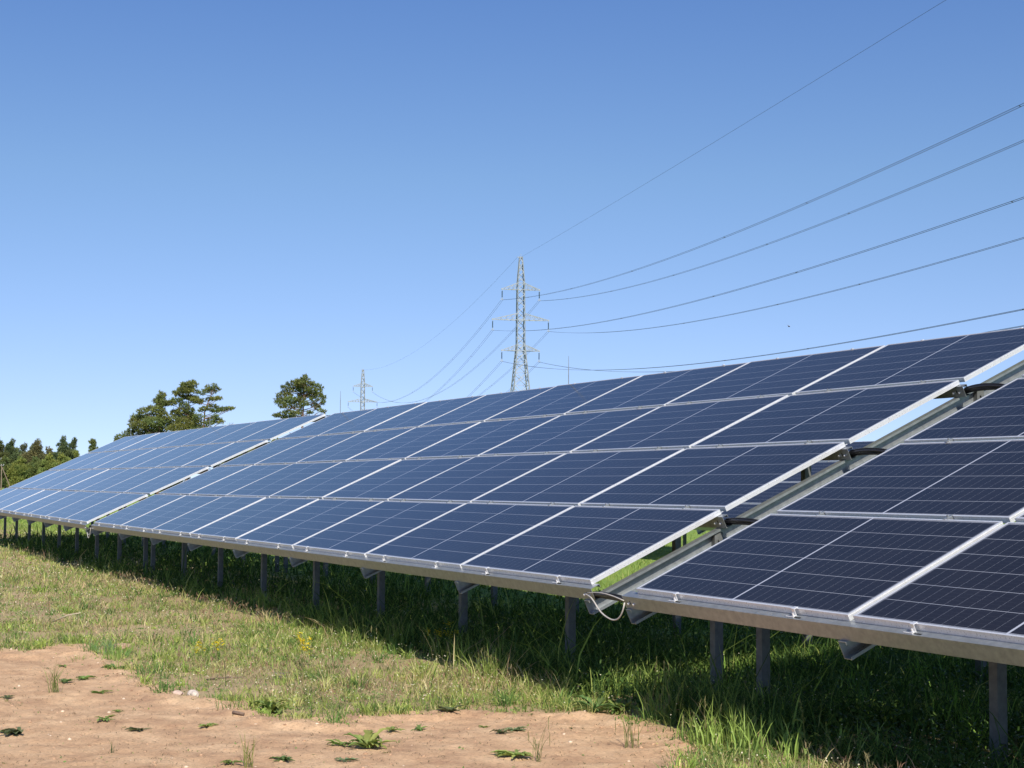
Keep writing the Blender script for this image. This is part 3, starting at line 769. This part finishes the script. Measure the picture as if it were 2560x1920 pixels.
# small-leaved ground cover between the grasses
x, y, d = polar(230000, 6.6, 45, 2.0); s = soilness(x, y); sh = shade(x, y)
k = (rng.random(len(x)) < np.clip(-s/.2, .012, 1)) & (rng.random(len(x)) < .25+1.4*sstep(.4, .6, fbm(x*1.9+70, y*1.9, 3))) & ~((y > 5.2))
k &= ~((y > .2) & (d > 16) & (rng.random(len(x)) > .4))
x, y, d, s, sh = (q[k] for q in (x, y, d, s, sh)); n = len(x)
z = ground_z(x, y, s) + rng.random(n)**1.5*(.05+.12*sh)*np.clip(-s*4, .12, 1); sz = (.0045+.008*rng.random(n))*np.clip(d/12, 1, 4)**.8*(1+.9*sh)
nr = rng.normal(size=(n, 3))*.55 + np.array([0, 0, 1.]); nr /= np.linalg.norm(nr, axis=1)[:, None]
u = np.cross(nr, rng.normal(size=(n, 3))); u /= np.linalg.norm(u, axis=1)[:, None]; v = np.cross(nr, u)
c0 = np.stack([x, y, z], 1); S1 = sz[:, None]
V = np.stack([c0-u*S1, c0-v*S1*.55, c0+u*S1, c0+v*S1*.55], 1).reshape(-1, 3)
T = ((np.arange(n)*4)[:, None, None] + np.array([[0,1,2],[0,2,3]])[None]).reshape(-1, 3)
cc = np.array([(.15,.24,.07),(.21,.30,.09),(.30,.33,.12),(.30,.24,.14)])[rng.choice(4, n, p=[.38,.30,.16,.16])]
cc = np.where((sh > .5)[:, None], np.array([(.06,.11,.025),(.085,.14,.03)])[rng.integers(0, 2, n)], cc)  # leaf greens darkened within the table shadow, so the colour adds to the shade
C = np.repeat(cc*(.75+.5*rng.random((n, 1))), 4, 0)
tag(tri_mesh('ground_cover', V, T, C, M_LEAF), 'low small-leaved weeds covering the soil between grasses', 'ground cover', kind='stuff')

# tiny white flowers
x, y, d = polar(30000, 7, 45, 1.9); s = soilness(x, y); sh = shade(x, y)
k = (s < -.12) & (y < 4.5) & (rng.random(len(x)) < (.18+.8*sstep(.45, .62, fbm(x*1.3+33, y*1.3+12, 3)))*(1-.8*sh)); x, y, d, s, sh = (q[k] for q in (x, y, d, s, sh)); n = len(x)
z = ground_z(x, y, s) + .045 + .07*rng.random(n) + .1*sh; c0 = np.stack([x, y, z], 1); r = (.0028+.0022*rng.random(n))*np.clip(d/12, 1, 4)**.9
nr = rng.normal(size=(n, 3))*.35 + np.array([.3, -.2, 1.]); nr /= np.linalg.norm(nr, axis=1)[:, None]
u = np.cross(nr, rng.normal(size=(n, 3))); u /= np.linalg.norm(u, axis=1)[:, None]; v = np.cross(nr, u)
ang = np.arange(5)*2*PI/5
V = np.stack([c0 + nr*(r*.3)[:, None]] + [c0 + (u*math.cos(a)+v*math.sin(a))*r[:, None] for a in ang], 1).reshape(-1, 3)
T = ((np.arange(n)*6)[:, None, None] + np.array([[0, 1+i, 1+(i+1) % 5] for i in range(5)])[None]).reshape(-1, 3)
C = np.repeat(np.array([(.74,.68,.50)])*(.8+.3*rng.random((n, 1))), 6, 0)
st = blades(np.stack([x, y, z-.07], 1), np.full(n, .07), np.full(n, .0012), np.full(n, .05), rng.random(n)*6.28, np.tile([(.09,.12,.04)], (n, 1)))
V, T, C = join([(V, T, C), st])
tag(tri_mesh('tiny_flowers', V, T, C, M_LEAF), 'tiny white flowers scattered over the turf', 'flowers', kind='stuff')

# clods and pebbles on bare soil
mb = MB(); cnt = 0
x, y, d = polar(22000, 6.6, 22, 1.6); s = soilness(x, y)
pk = (s > -.05) & (rng.random(len(x)) < np.where(s < .16, .8, .28)); x, y, s = x[pk], y[pk], s[pk]; zz = ground_z(x, y, s)
ico_v = np.array([(0,0,1),(.89,0,.45),(.28,.85,.45),(-.72,.53,.45),(-.72,-.53,.45),(.28,-.85,.45),(.72,.53,-.45),(-.28,.85,-.45),(-.89,0,-.45),(-.28,-.85,-.45),(.72,-.53,-.45),(0,0,-1)])
ico_f = np.array([(0,1,2),(0,2,3),(0,3,4),(0,4,5),(0,5,1),(1,6,2),(2,7,3),(3,8,4),(4,9,5),(5,10,1),(6,7,2),(7,8,3),(8,9,4),(9,10,5),(10,6,1),(11,7,6),(11,8,7),(11,9,8),(11,10,9),(11,6,10)])
n = len(x); r = .0025+.011*rng.random(n)**4
V = (ico_v[None]*(.7+.6*rng.random((n, 12, 1)))*r[:, None, None]*np.array([1, 1, .65]) + np.stack([x, y, zz], 1)[:, None]).reshape(-1, 3)
T = ((np.arange(n)*12)[:, None, None]+ico_f[None]).reshape(-1, 3)
C = np.repeat(np.array([(.44,.28,.17),(.33,.20,.12),(.60,.47,.34)])[rng.choice(3, n, p=[.55,.35,.1])]*(.8+.4*rng.random((n, 1))), 12, 0)
m_clod, nt, b = new_mat('soil_clods'); a_ = N(nt, 'ShaderNodeAttribute', attribute_name='tint'); nt.links.new(a_.outputs['Color'], b.inputs['Base Color']); b.inputs['Roughness'].default_value = .95
tag(tri_mesh('soil_crumbs', V, T, C, m_clod), 'crumbs and small clods lying on the bare sandy soil', 'soil crumbs', kind='stuff')
# dry litter on the soil
x, y, d = polar(15000, 6.6, 18, 1.6); s = soilness(x, y); k = (s > -.1) & (rng.random(len(x)) < .8); x, y, s = x[k], y[k], s[k]; n = len(x)
P = np.stack([x, y, ground_z(x, y, s)+.002], 1)
col = np.array([(.12,.09,.05),(.07,.09,.035),(.26,.20,.12)])[rng.integers(0, 3, n)]
V, T, C = blades(P, .008+.022*rng.random(n), .002+.002*rng.random(n), 1.4+.8*rng.random(n), rng.random(n)*6.28, col)
tag(tri_mesh('dry_litter', V, T, C, M_GRASS), 'scattered bits of dry leaf and seedlings on the bare soil', 'litter', kind='stuff')
# tiny seedlings dotted over the soil
x, y, d = polar(1500, 6.7, 16, 1.6); s = soilness(x, y)
k = (s > -.05) & (rng.random(len(x)) < np.clip(.9-s*1.6, .12, .9)*sstep(.42, .6, fbm(x*1.5+60, y*1.5, 3))); x, y, s = x[k], y[k], s[k]; nc = len(x); per = 7
cx = np.repeat(x, per)+rng.normal(size=nc*per)*.007; cy = np.repeat(y, per)+rng.normal(size=nc*per)*.007; n = nc*per
P = np.stack([cx, cy, ground_z(cx, cy)], 1); hh = np.repeat(.012+.035*rng.random(nc)**1.6, per)*(.5+.7*rng.random(n))
col = np.repeat(np.array([(.15,.24,.07),(.10,.17,.06),(.24,.25,.10)])[rng.integers(0, 3, nc)], per, 0)*(.8+.4*rng.random((n, 1)))
V, T, C = blades(P, hh, np.full(n, .005), .8+1.0*rng.random(n), rng.random(n)*6.28, col)
tag(tri_mesh('seedlings', V, T, C, M_GRASS), 'tiny green seedlings dotted over the bare soil', 'seedlings', kind='stuff')
# mown clippings stuck to the lowest frames and beam
n = 2600; x = rng.uniform(-16, 8, n); side_ = rng.random(n)
x = np.where((x > 0) & (x < .5), x+.6, x); onf = side_ < .62
v = np.where(onf, -.004, rng.uniform(-.049, -.046, n)); nn = np.where(onf, -.032*rng.random(n)**.6, NP-.07*rng.random(n))
nn = np.where(side_ > .8, NP+.001, nn); v = np.where(side_ > .8, rng.uniform(-.044, -.005, n), v)
P = np.stack([x, v*cT-nn*sT, ZC+v*sT+nn*cT-np.where(x > .5, .018, 0)], 1)
d = np.hypot(x-CX, P[:, 1]-CY); sc = np.clip(d/9, 1, 3)
V, T, C = blades(P, (.003+.007*rng.random(n)), .0011*sc, 1+rng.random(n), rng.random(n)*6.28, np.tile([(.55,.50,.38)], (n, 1))*(.6+.5*rng.random((n, 1))))
tag(tri_mesh('grass_clippings', V, T, C, M_GRASS), 'dried grass clippings stuck to the lowest panel frames and beam', 'clippings', kind='stuff')

# ------------------------------------------------------------------ individual plants
def leaf(P0, az, L, W, rise, droop, col, seg=9, wav=.1):
    """one broad leaf as strips either side of a midrib"""
    V, C = [], []
    d = np.array([math.cos(az), math.sin(az), 0]); s = np.array([-math.sin(az), math.cos(az), 0]); ph = rnd.uniform(0, 6); bend = rnd.uniform(-.3, .3)
    for i in range(seg+1):
        t = i/seg; c = np.array(P0) + d*L*t*(1-.15*t) + s*L*bend*t*t + np.array([0, 0, L*(rise*t - droop*t*t)])
        w = W*(math.sin(PI*min(1, t*.93+.07))**.8)*(1+wav*math.sin(ph+t*19)+wav*rnd.uniform(-.6,.6))
        if i == seg: w = .0
        up = np.array([0, 0, w*.28]); V += [c-s*w/2+up, c, c+s*w/2+up]
    T = []
    for i in range(seg):
        a = i*3; T += [(a,a+1,a+4),(a,a+4,a+3),(a+1,a+2,a+5),(a+1,a+5,a+4)]
    V = np.array(V); return V, np.array(T), np.tile([col], (len(V), 1))*(.85+.3*rng.random((len(V), 1)))
GREENS = [(.18,.27,.075), (.12,.20,.065), (.23,.31,.09), (.11,.14,.06), (.20,.26,.13)]
def gz(x, y): return float(ground_z(np.array([x]), np.array([y]))[0])
def plant(name, parts_d, loc, label, cat, group=None):
    root = empty(name, (loc[0], loc[1], gz(*loc))); tag(root, label, cat, group)
    for pn_, lst in parts_d.items():
        if lst: V, T, C = join(lst); tri_mesh(pn_, V, T, C, M_LEAF, root)
    return root
def rosette(loc, R, n, gi, label, rise=.25, W=.30):
    base = GREENS[gi]; lst = []
    n = int(n*2.6); a0 = rnd.uniform(0, 6.28)
    for i in range(n):
        L = R*rnd.uniform(.25, 1.15); q = rnd.uniform(.7, 1.35); c = (base[0]*q*rnd.uniform(.9, 1.25), base[1]*q, base[2]*q)
        rs = rise*rnd.uniform(.5, 2.4)
        lst.append(leaf((rnd.gauss(0, R*.07), rnd.gauss(0, R*.07), .004), a0+rnd.choice((0, PI, PI))+rnd.gauss(0, .75), L, L*W*.72*rnd.uniform(.7, 1.25), rs, rs*rnd.uniform(.55, 1.05), c, wav=.3))
    h = R*.0
    plant('leafy_weed', {'leaves': lst}, loc, label, 'weed', 'low leafy weeds on the bare soil')
def tuft(loc, h, n, spread, label, c=(.13,.17,.05), w=.004, heads=False, group='grass tufts'):
    P = rng.normal(size=(n, 3))*np.array([spread, spread, 0]); hh = h*(.5+.55*rng.random(n))
    col = np.array([c])*(.7+.6*rng.random((n, 1))); lean = .1+.55*rng.random(n); az = rng.random(n)*6.28
    lst = {'blades': [blades(P, hh, np.full(n, w), lean, az, col)]}
    if heads:
        k = n//3; tp = P[:k] + np.array([0,0,1.])*(hh[:k]*(1-.45*lean[:k]))[:, None]*.97 + np.stack([np.cos(az[:k]), np.sin(az[:k]), 0*az[:k]], 1)*(hh[:k]*lean[:k]*.95)[:, None]
        hd = []
        for q in range(5): hd.append(blades(tp-np.array([0,0,.012*q]), np.full(k, .03), np.full(k, .004), .2+.4*rng.random(k), rng.random(k)*6.28, np.tile([(.24,.22,.10)], (k, 1))))
        lst['blades'] += hd
    plant('grass_tuft', lst, loc, label, 'grass tuft', group)
W_ = 'weed'
ros = [
 ((-3.43,-2.11), .13, 12, 1, 'dark flat weed at the upper tip of the bare soil, beside the turf edge'),
 ((-2.91,-2.44), .13, 10, 0, 'green weed left of centre on the upper soil, right of the wispy tall tuft'),
 ((-2.77,-2.59), .10, 9, 1, 'smaller green weed touching the base of the wispy tall tuft'),
 ((-0.84,-2.68), .095, 9, 2, 'bright small weed alone in the middle of the left soil'),
 ((-0.43,-2.56), .11, 8, 3, 'wilted dark brownish weed lying flat below the bright small weed'),
 ((-0.59,-3.19), .15, 11, 3, 'large dark curled weed at the lower left corner of the picture'),
 ((-2.09,-3.05), .09, 8, 3, 'small dark weed at the left edge of the picture'),
 ((-0.39,-2.2), .08, 9, 2, 'small pale green weed in the centre of the soil, right of the wilted weed'),
 ((-0.8,-1.71), .17, 15, 2, 'lush upright green weed on the crumbly edge where the turf bulges into the soil'),
 ((-1.22,-2.53), .06, 7, 0, 'tiny green seedling above the bright small weed'),
 ((-2.14,-2.46), .10, 8, 0, 'flat two part weed in the upper left soil, below the dark tip weed'),
 ((0.78,-2.11), .10, 10, 1, 'dark green weed at the bottom edge right of the spindly tuft'),
 ((0.8,-2.38), .08, 9, 0, 'green weed at the bottom edge at the foot of the spindly tuft'),
 ((-3.82,-2.43), .07, 8, 0, 'small weed at the soil top near the left, above the wispy tall tuft'),
 ((0.61,-1.61), .17, 20, 2, 'largest bright green rosette on the soil, bottom centre of the picture'),
 ((0.47,-1.71), .10, 11, 0, 'medium rosette touching the left side of the largest rosette'),
 ((0.94,-1.85), .08, 9, 4, 'greyish small rosette just below the largest rosette'),
 ((0.16,-1.31), .09, 10, 2, 'yellowish small weed right above the largest rosette'),
 ((0.14,-1.14), .09, 9, 0, 'spreading small weed in the soil strip, second along from the largest rosette'),
 ((-0.24,-0.8), .13, 11, 3, 'dark leafy weed hanging over the turf edge in the middle'),
 ((0.48,-0.8), .08, 7, 3, 'withered dark weed in the right soil strip'),
 ((0.42,-0.69), .09, 16, 4, 'grey green spiky weed right beside the withered dark weed'),
 ((1.15,-1.03), .15, 15, 2, 'broad leafy rosette at the bottom right of the soil'),
 ((0.18,-0.77), .05, 7, 2, 'tiny bright seedling in the right soil strip'),
 ((0.09,-0.02), .20, 11, 1, 'large dark dock with long leaves at the right tip of the soil'),
 ((0.04,0.17), .20, 12, 0, 'large light dock right behind the dark dock at the shade edge'),
 ((-1.59,0.49), .20, 10, 0, 'broad leaved dock standing in the edge of the table shadow')]
for loc, R, n_, gi, lab in ros: rosette(loc, R*.88, n_, gi, lab, rise=.55 if R > .16 else .25, W=.24 if R > .18 else .32)
tuft((-2.24,-2.74), .24, 34, .02, 'wispy tall grass tuft alone on the soil at the left', (.19,.22,.07), .004)
tuft((.88,-2.32), .20, 26, .02, 'spindly yellow green tuft at the bottom edge, left of centre', (.20,.22,.06), .0035)
tuft((.2,-2.84), .09, 9, .008, 'tiny thin tuft near the bottom left', (.12,.16,.06), .003)
tuft((-1.73,.15), .30, 75, .05, 'tallest sunlit grass tuft in front of the middle posts, against the shadow', (.30,.38,.10), .006, True)
tuft((-1.18,.45), .17, 60, .05, 'bushy short tuft at the shadow edge right of the tallest tuft', (.24,.32,.08), .005)
tuft((1.31,-.98), .24, 14, .012, 'thin tall stalky tuft rising from the bottom right soil', (.14,.18,.05), .003, True)
tuft((1.15,-.36), .22, 16, .02, 'loose weedy tuft at the right end of the soil', (.13,.16,.05), .004, True)
tuft((-4.6,-1.95), .17, 60, .04, 'dense blue green tuft at the turf edge on the left', (.17,.27,.12), .005)
tuft((-4.15,-2.0), .15, 50, .04, 'mid green tuft right of the blue green tuft on the left', (.22,.32,.08), .005)
tuft((-6.0,-2.45), .16, 50, .05, 'green tuft at the far left turf edge', (.18,.28,.07), .005)
# rough tall grass along the shadow's edge: many, yet each a tuft of its own
edge_t = [(-2.7,.5),(-2.05,.62),(-3.4,.5),(-4.2,.52),(-5.0,.5),(-5.9,.55),(-6.8,.5),(-7.8,.6),(-9.0,.6),(-.9,.7),(-.35,.75),(.1,.85),(.5,.35),(.85,.3),(1.2,.1),(1.45,.2),(.2,.3),(-.2,.45),(-3.0,.25),(-2.4,.30),(-3.9,.3),(-4.6,.35),(-5.4,.30),(-6.3,.36),(-7.2,.4),(-8.3,.35),(-9.6,.45),(-11.2,.5),(-12.8,.5),(-.6,.55),(-.1,.75),(.35,.55),(.7,.8),(1.0,.35)]
for i, (x0, y0) in enumerate(edge_t):
    tuft((x0+rnd.uniform(-.15, .15), y0+rnd.uniform(-.12, .12)), rnd.uniform(.19, .34), 50, .06, 'yellow green grass tuft in the line along the edge of the table shadow', (.25,.34,.08), .006, i % 2 == 0, 'tufts along the shadow edge')
for i, (x0, y0) in enumerate([(1.35,.0),(1.55,.08),(1.7,.02),(1.8,.2),(1.62,.3),(1.95,.38),(1.45,.28),(2.1,.45),(1.25,.2),(1.9,.05)]):
    tuft((x0, y0), rnd.uniform(.20, .32), 16, .05, 'sparse tuft of broad bright blades among the stalks at the bottom right', (.27,.38,.09), .008, False, 'broad bladed tufts at the bottom right')
for i, (x0, y0) in enumerate([(-.3,1.2),(-.55,1.5),(-.15,.95),(-.8,1.9),(-1.0,2.3),(-1.25,2.7),(-.45,1.05),(-.7,1.5),(-1.4,3.1),(-.95,1.75),(.2,2.2),(-.2,2.6),(.5,1.7),(.9,1.3),(-.5,3.1),(1.5,1.5),(1.9,1.3),(2.2,1.5),(1.2,1.7),(-1.1,3.4),(.0,1.9),(.75,2.1)]):
    tuft((x0, y0), rnd.uniform(.17, .27), 40, .06, 'lush green grass tuft growing in the shade under the near table', (.24,.40,.07), .008, False, 'tufts under the near table')
# stalks with seed heads at the bottom right
def stalk(loc, h, label, c=(.15,.16,.06), leaves=3, bend=.15):
    az = rnd.uniform(0, 6.28); P = np.zeros((1, 3)); st = [blades(P, np.array([h]), np.array([.006]), np.array([bend]), np.array([az]), np.array([c]), face=np.array([1.1]))]
    st.append(blades(P, np.array([h]), np.array([.006]), np.array([bend]), np.array([az]), np.array([c]), face=np.array([2.7])))
    tp = lambda t: np.array([math.cos(az)*h*bend*t*t, math.sin(az)*h*bend*t*t, h*(t-.45*bend*t*t)])
    lv = [leaf(tp(.2+.2*k), rnd.uniform(0, 6.28), h*.28, h*.07, .7, .8, GREENS[2]) for k in range(leaves)]
    n = 40; t = rng.uniform(.62, 1, n); Q = np.stack([tp(a) for a in t]) + rng.normal(size=(n, 3))*.003
    hd = [blades(Q, np.full(n, .016), np.full(n, .005), .5+rng.random(n), rng.random(n)*6.28, np.tile([c], (n, 1))*(1+.3*rng.random((n, 1))))]
    plant('seed_stalk', {'stem': st, 'leaves': lv, 'seed_head': hd}, loc, label, 'plant', 'seed stalks at the bottom right')
stalk((1.94,.17), .34, 'tallest leafy seed stalk at the bottom right, in front of the near posts', (.17,.20,.07))
stalk((1.99,.24), .18, 'shorter green stalk just right of the tallest seed stalk', (.14,.18,.06))
stalk((2.04,.30), .16, 'green stalk with small leaves, second right of the tallest seed stalk', (.14,.18,.06), 4)
stalk((2.13,.52), .17, 'curved brown seed stalk at the bottom right', (.24,.15,.09), 0, .45)
stalk((2.10,.44), .09, 'short reddish stalk left of the curved brown one', (.26,.15,.09), 1)
stalk((2.20,.60), .08, 'short brown stalk right of the curved brown one', (.24,.15,.09), 1)
# yellow mustard
def mustard(loc, h, n, label, spread=.06):
    st, fl, lv = [], [], []
    for i in range(min(n, 7)):
        az = rnd.uniform(0, 6.28); L = h*rnd.uniform(.6, 1.0); be = rnd.uniform(.05, .2+spread*1.6)
        P = np.array([[rnd.gauss(0, .002), rnd.gauss(0, .002), 0]])
        st.append(blades(P, np.array([L]), np.array([.0035]), np.array([be]), np.array([az]), np.array([(.12,.16,.05)])))
        tip_ = P[0] + np.array([math.cos(az)*L*be*.95, math.sin(az)*L*be*.95, L*(1-.45*be)*.98]); k = 12 if n < 8 else 20
        Q = tip_ + rng.normal(size=(k, 3))*np.array([.012, .012, .014])
        for q in Q:
            r = .0072; a0 = rnd.uniform(0, 6); nrm = Vector((rnd.uniform(-.6,.6), rnd.uniform(-.6,.6), 1)).normalized(); u = nrm.orthogonal().normalized(); v_ = nrm.cross(u)
            V = [q+np.array(nrm)*.001] + [q + np.array(u*math.cos(a0+j*PI/2.5)+v_*math.sin(a0+j*PI/2.5))*r for j in range(5)]
            fl.append((np.array(V), np.array([[0, 1+j, 1+(j+1) % 5] for j in range(5)]), np.tile([(.75,.60,.03)], (6, 1))))
        lv.append(leaf(P[0]*.5+np.array([0, 0, L*.25]), az+1.5, h*.3, h*.06, .6, .7, GREENS[0]))
    plant('yellow_flower', {'stems': st, 'blossoms': fl, 'leaves': lv}, loc, label, 'flower', 'yellow flowering weeds')
mustard((-3.62,-1.46), .19, 6, 'yellow flowering weed in the turf, left of a pair', .05)
mustard((-3.56,-1.33), .20, 7, 'yellow flowering weed in the turf, right of a pair', .05)
mustard((-2.9,-.86), .26, 12, 'tall yellow flowering weed in the middle of the turf', .15)
mustard((-3.42,.46), .30, 16, 'dim yellow flowering weed beside a post at the shadow edge', .22)
# violet patch, stones, sticks
lst = []
for i in range(26):
    q = np.array([rnd.gauss(0, .06), rnd.gauss(0, .04), rnd.uniform(.03, .06)]); 
    V = [q] + [q+np.array([math.cos(j*1.257)*.0055, math.sin(j*1.257)*.0055, .002]) for j in range(5)]
    lst.append((np.array(V), np.array([[0, 1+j, 1+(j+1) % 5] for j in range(5)]), np.tile([(.34,.24,.55)], (6, 1))))
sm = [blades(rng.normal(size=(30, 3))*np.array([.06,.04,0]), np.full(30, .05), np.full(30, .003), .3+.4*rng.random(30), rng.random(30)*6.28, np.tile([(.09,.12,.04)], (30, 1)))]
plant('violet_flower', {'blossoms': lst, 'stems': sm}, (-2.3,-1.22), 'small patch of violet flowers in the thin turf', 'flower')
def rock(name, loc, r, label, cat, mat, sq=(1,1,.6)):
    import bmesh
    bm = bmesh.new(); bmesh.ops.create_icosphere(bm, subdivisions=3, radius=1)
    for v in bm.verts:
        f = 1+.35*(float(vnoise(np.array([v.co.x*1.7+loc[0]*9]), np.array([v.co.y*1.7+v.co.z*1.3]))[0])-.5)+.12*(float(vnoise(np.array([v.co.x*6]), np.array([v.co.y*6+v.co.z*5]))[0])-.5)
        v.co = Vector((v.co.x*sq[0]*r*f, v.co.y*sq[1]*r*f, v.co.z*sq[2]*r*f))
    me = bpy.data.meshes.new(name); bm.to_mesh(me); bm.free(); me.materials.append(mat)
    o = bpy.data.objects.new(name, me); COL.objects.link(o); o.location = (loc[0], loc[1], gz(*loc)+r*.25); o.rotation_euler = (0, 0, rnd.uniform(0, 6)); tag(o, label, cat)
rock('stone', (-1.66,-1.97), .045, 'whitish wedge shaped stone at the edge of the turf', 'stone', M_STONE, (1.2,.6,.7))
rock('stone', (-1.82,-2.03), .035, 'pinkish rounded stone left of the whitish wedge stone', 'stone', plain('pink_stone', (.48,.36,.29), .9, 0, .12, 40))
rock('soil_clod', (-5.0,-1.75), .07, 'bare rounded mound of soil in the turf at the left', 'soil clod', plain('clod', (.42,.27,.18), .95, 0, .2, 60), (1.2,1,.5))
def stick(pts, r, label, mat=None):
    mb = MB(); P = [Vector((x, y, gz(x, y)+z)) for x, y, z in pts]; mb.tube(P, [r, r*.8, r*.5][:len(P)], 6)
    tag(mb.build('stick', mat or M_STICK, smooth=True), label, 'stick')
stick([(-2.35,-1.72,.02),(-2.2,-1.62,.04),(-2.12,-1.52,.05)], .007, 'short dark stick lying in thin turf above the stones')
stick([(-.78,-1.95,.012),(-.72,-1.9,.012)], .010, 'stubby dark stick on the crumbly soil lip near the lush weed')
stick([(-7.6,-1.9,.02),(-7.45,-1.78,.09),(-7.35,-1.68,.12)], .008, 'bleached dry stem leaning in the reddish turf at the left', plain('bleached', (.45,.38,.28), .9))
# insect hovering in the sky
root = empty('flying_insect', tuple(CAM + (RIGHT*((1972-1280)/4017.7) + DOWN*((816-960)/4017.7) + FWD)*6.0)); tag(root, 'tiny dark insect hovering in the sky above the near table', 'insect')
mb = MB(); mb.tube([(-.004,0,0),(-.002,0,.0005),(.001,0,0),(.004,0,-.0005),(.0055,0,-.001)], [.0008,.0022,.0018,.0024,.0006], 8); mb.build('body', M_BUG, root, True)
for s_ in (-1, 1):
    mb = MB(); mb.add([(0,0,.002),(.003,s_*.006,.005),(.0005,s_*.0075,.0052),(-.002,s_*.004,.004)], [(0,1,2,3)]); mb.build('wing', M_BACK, root)
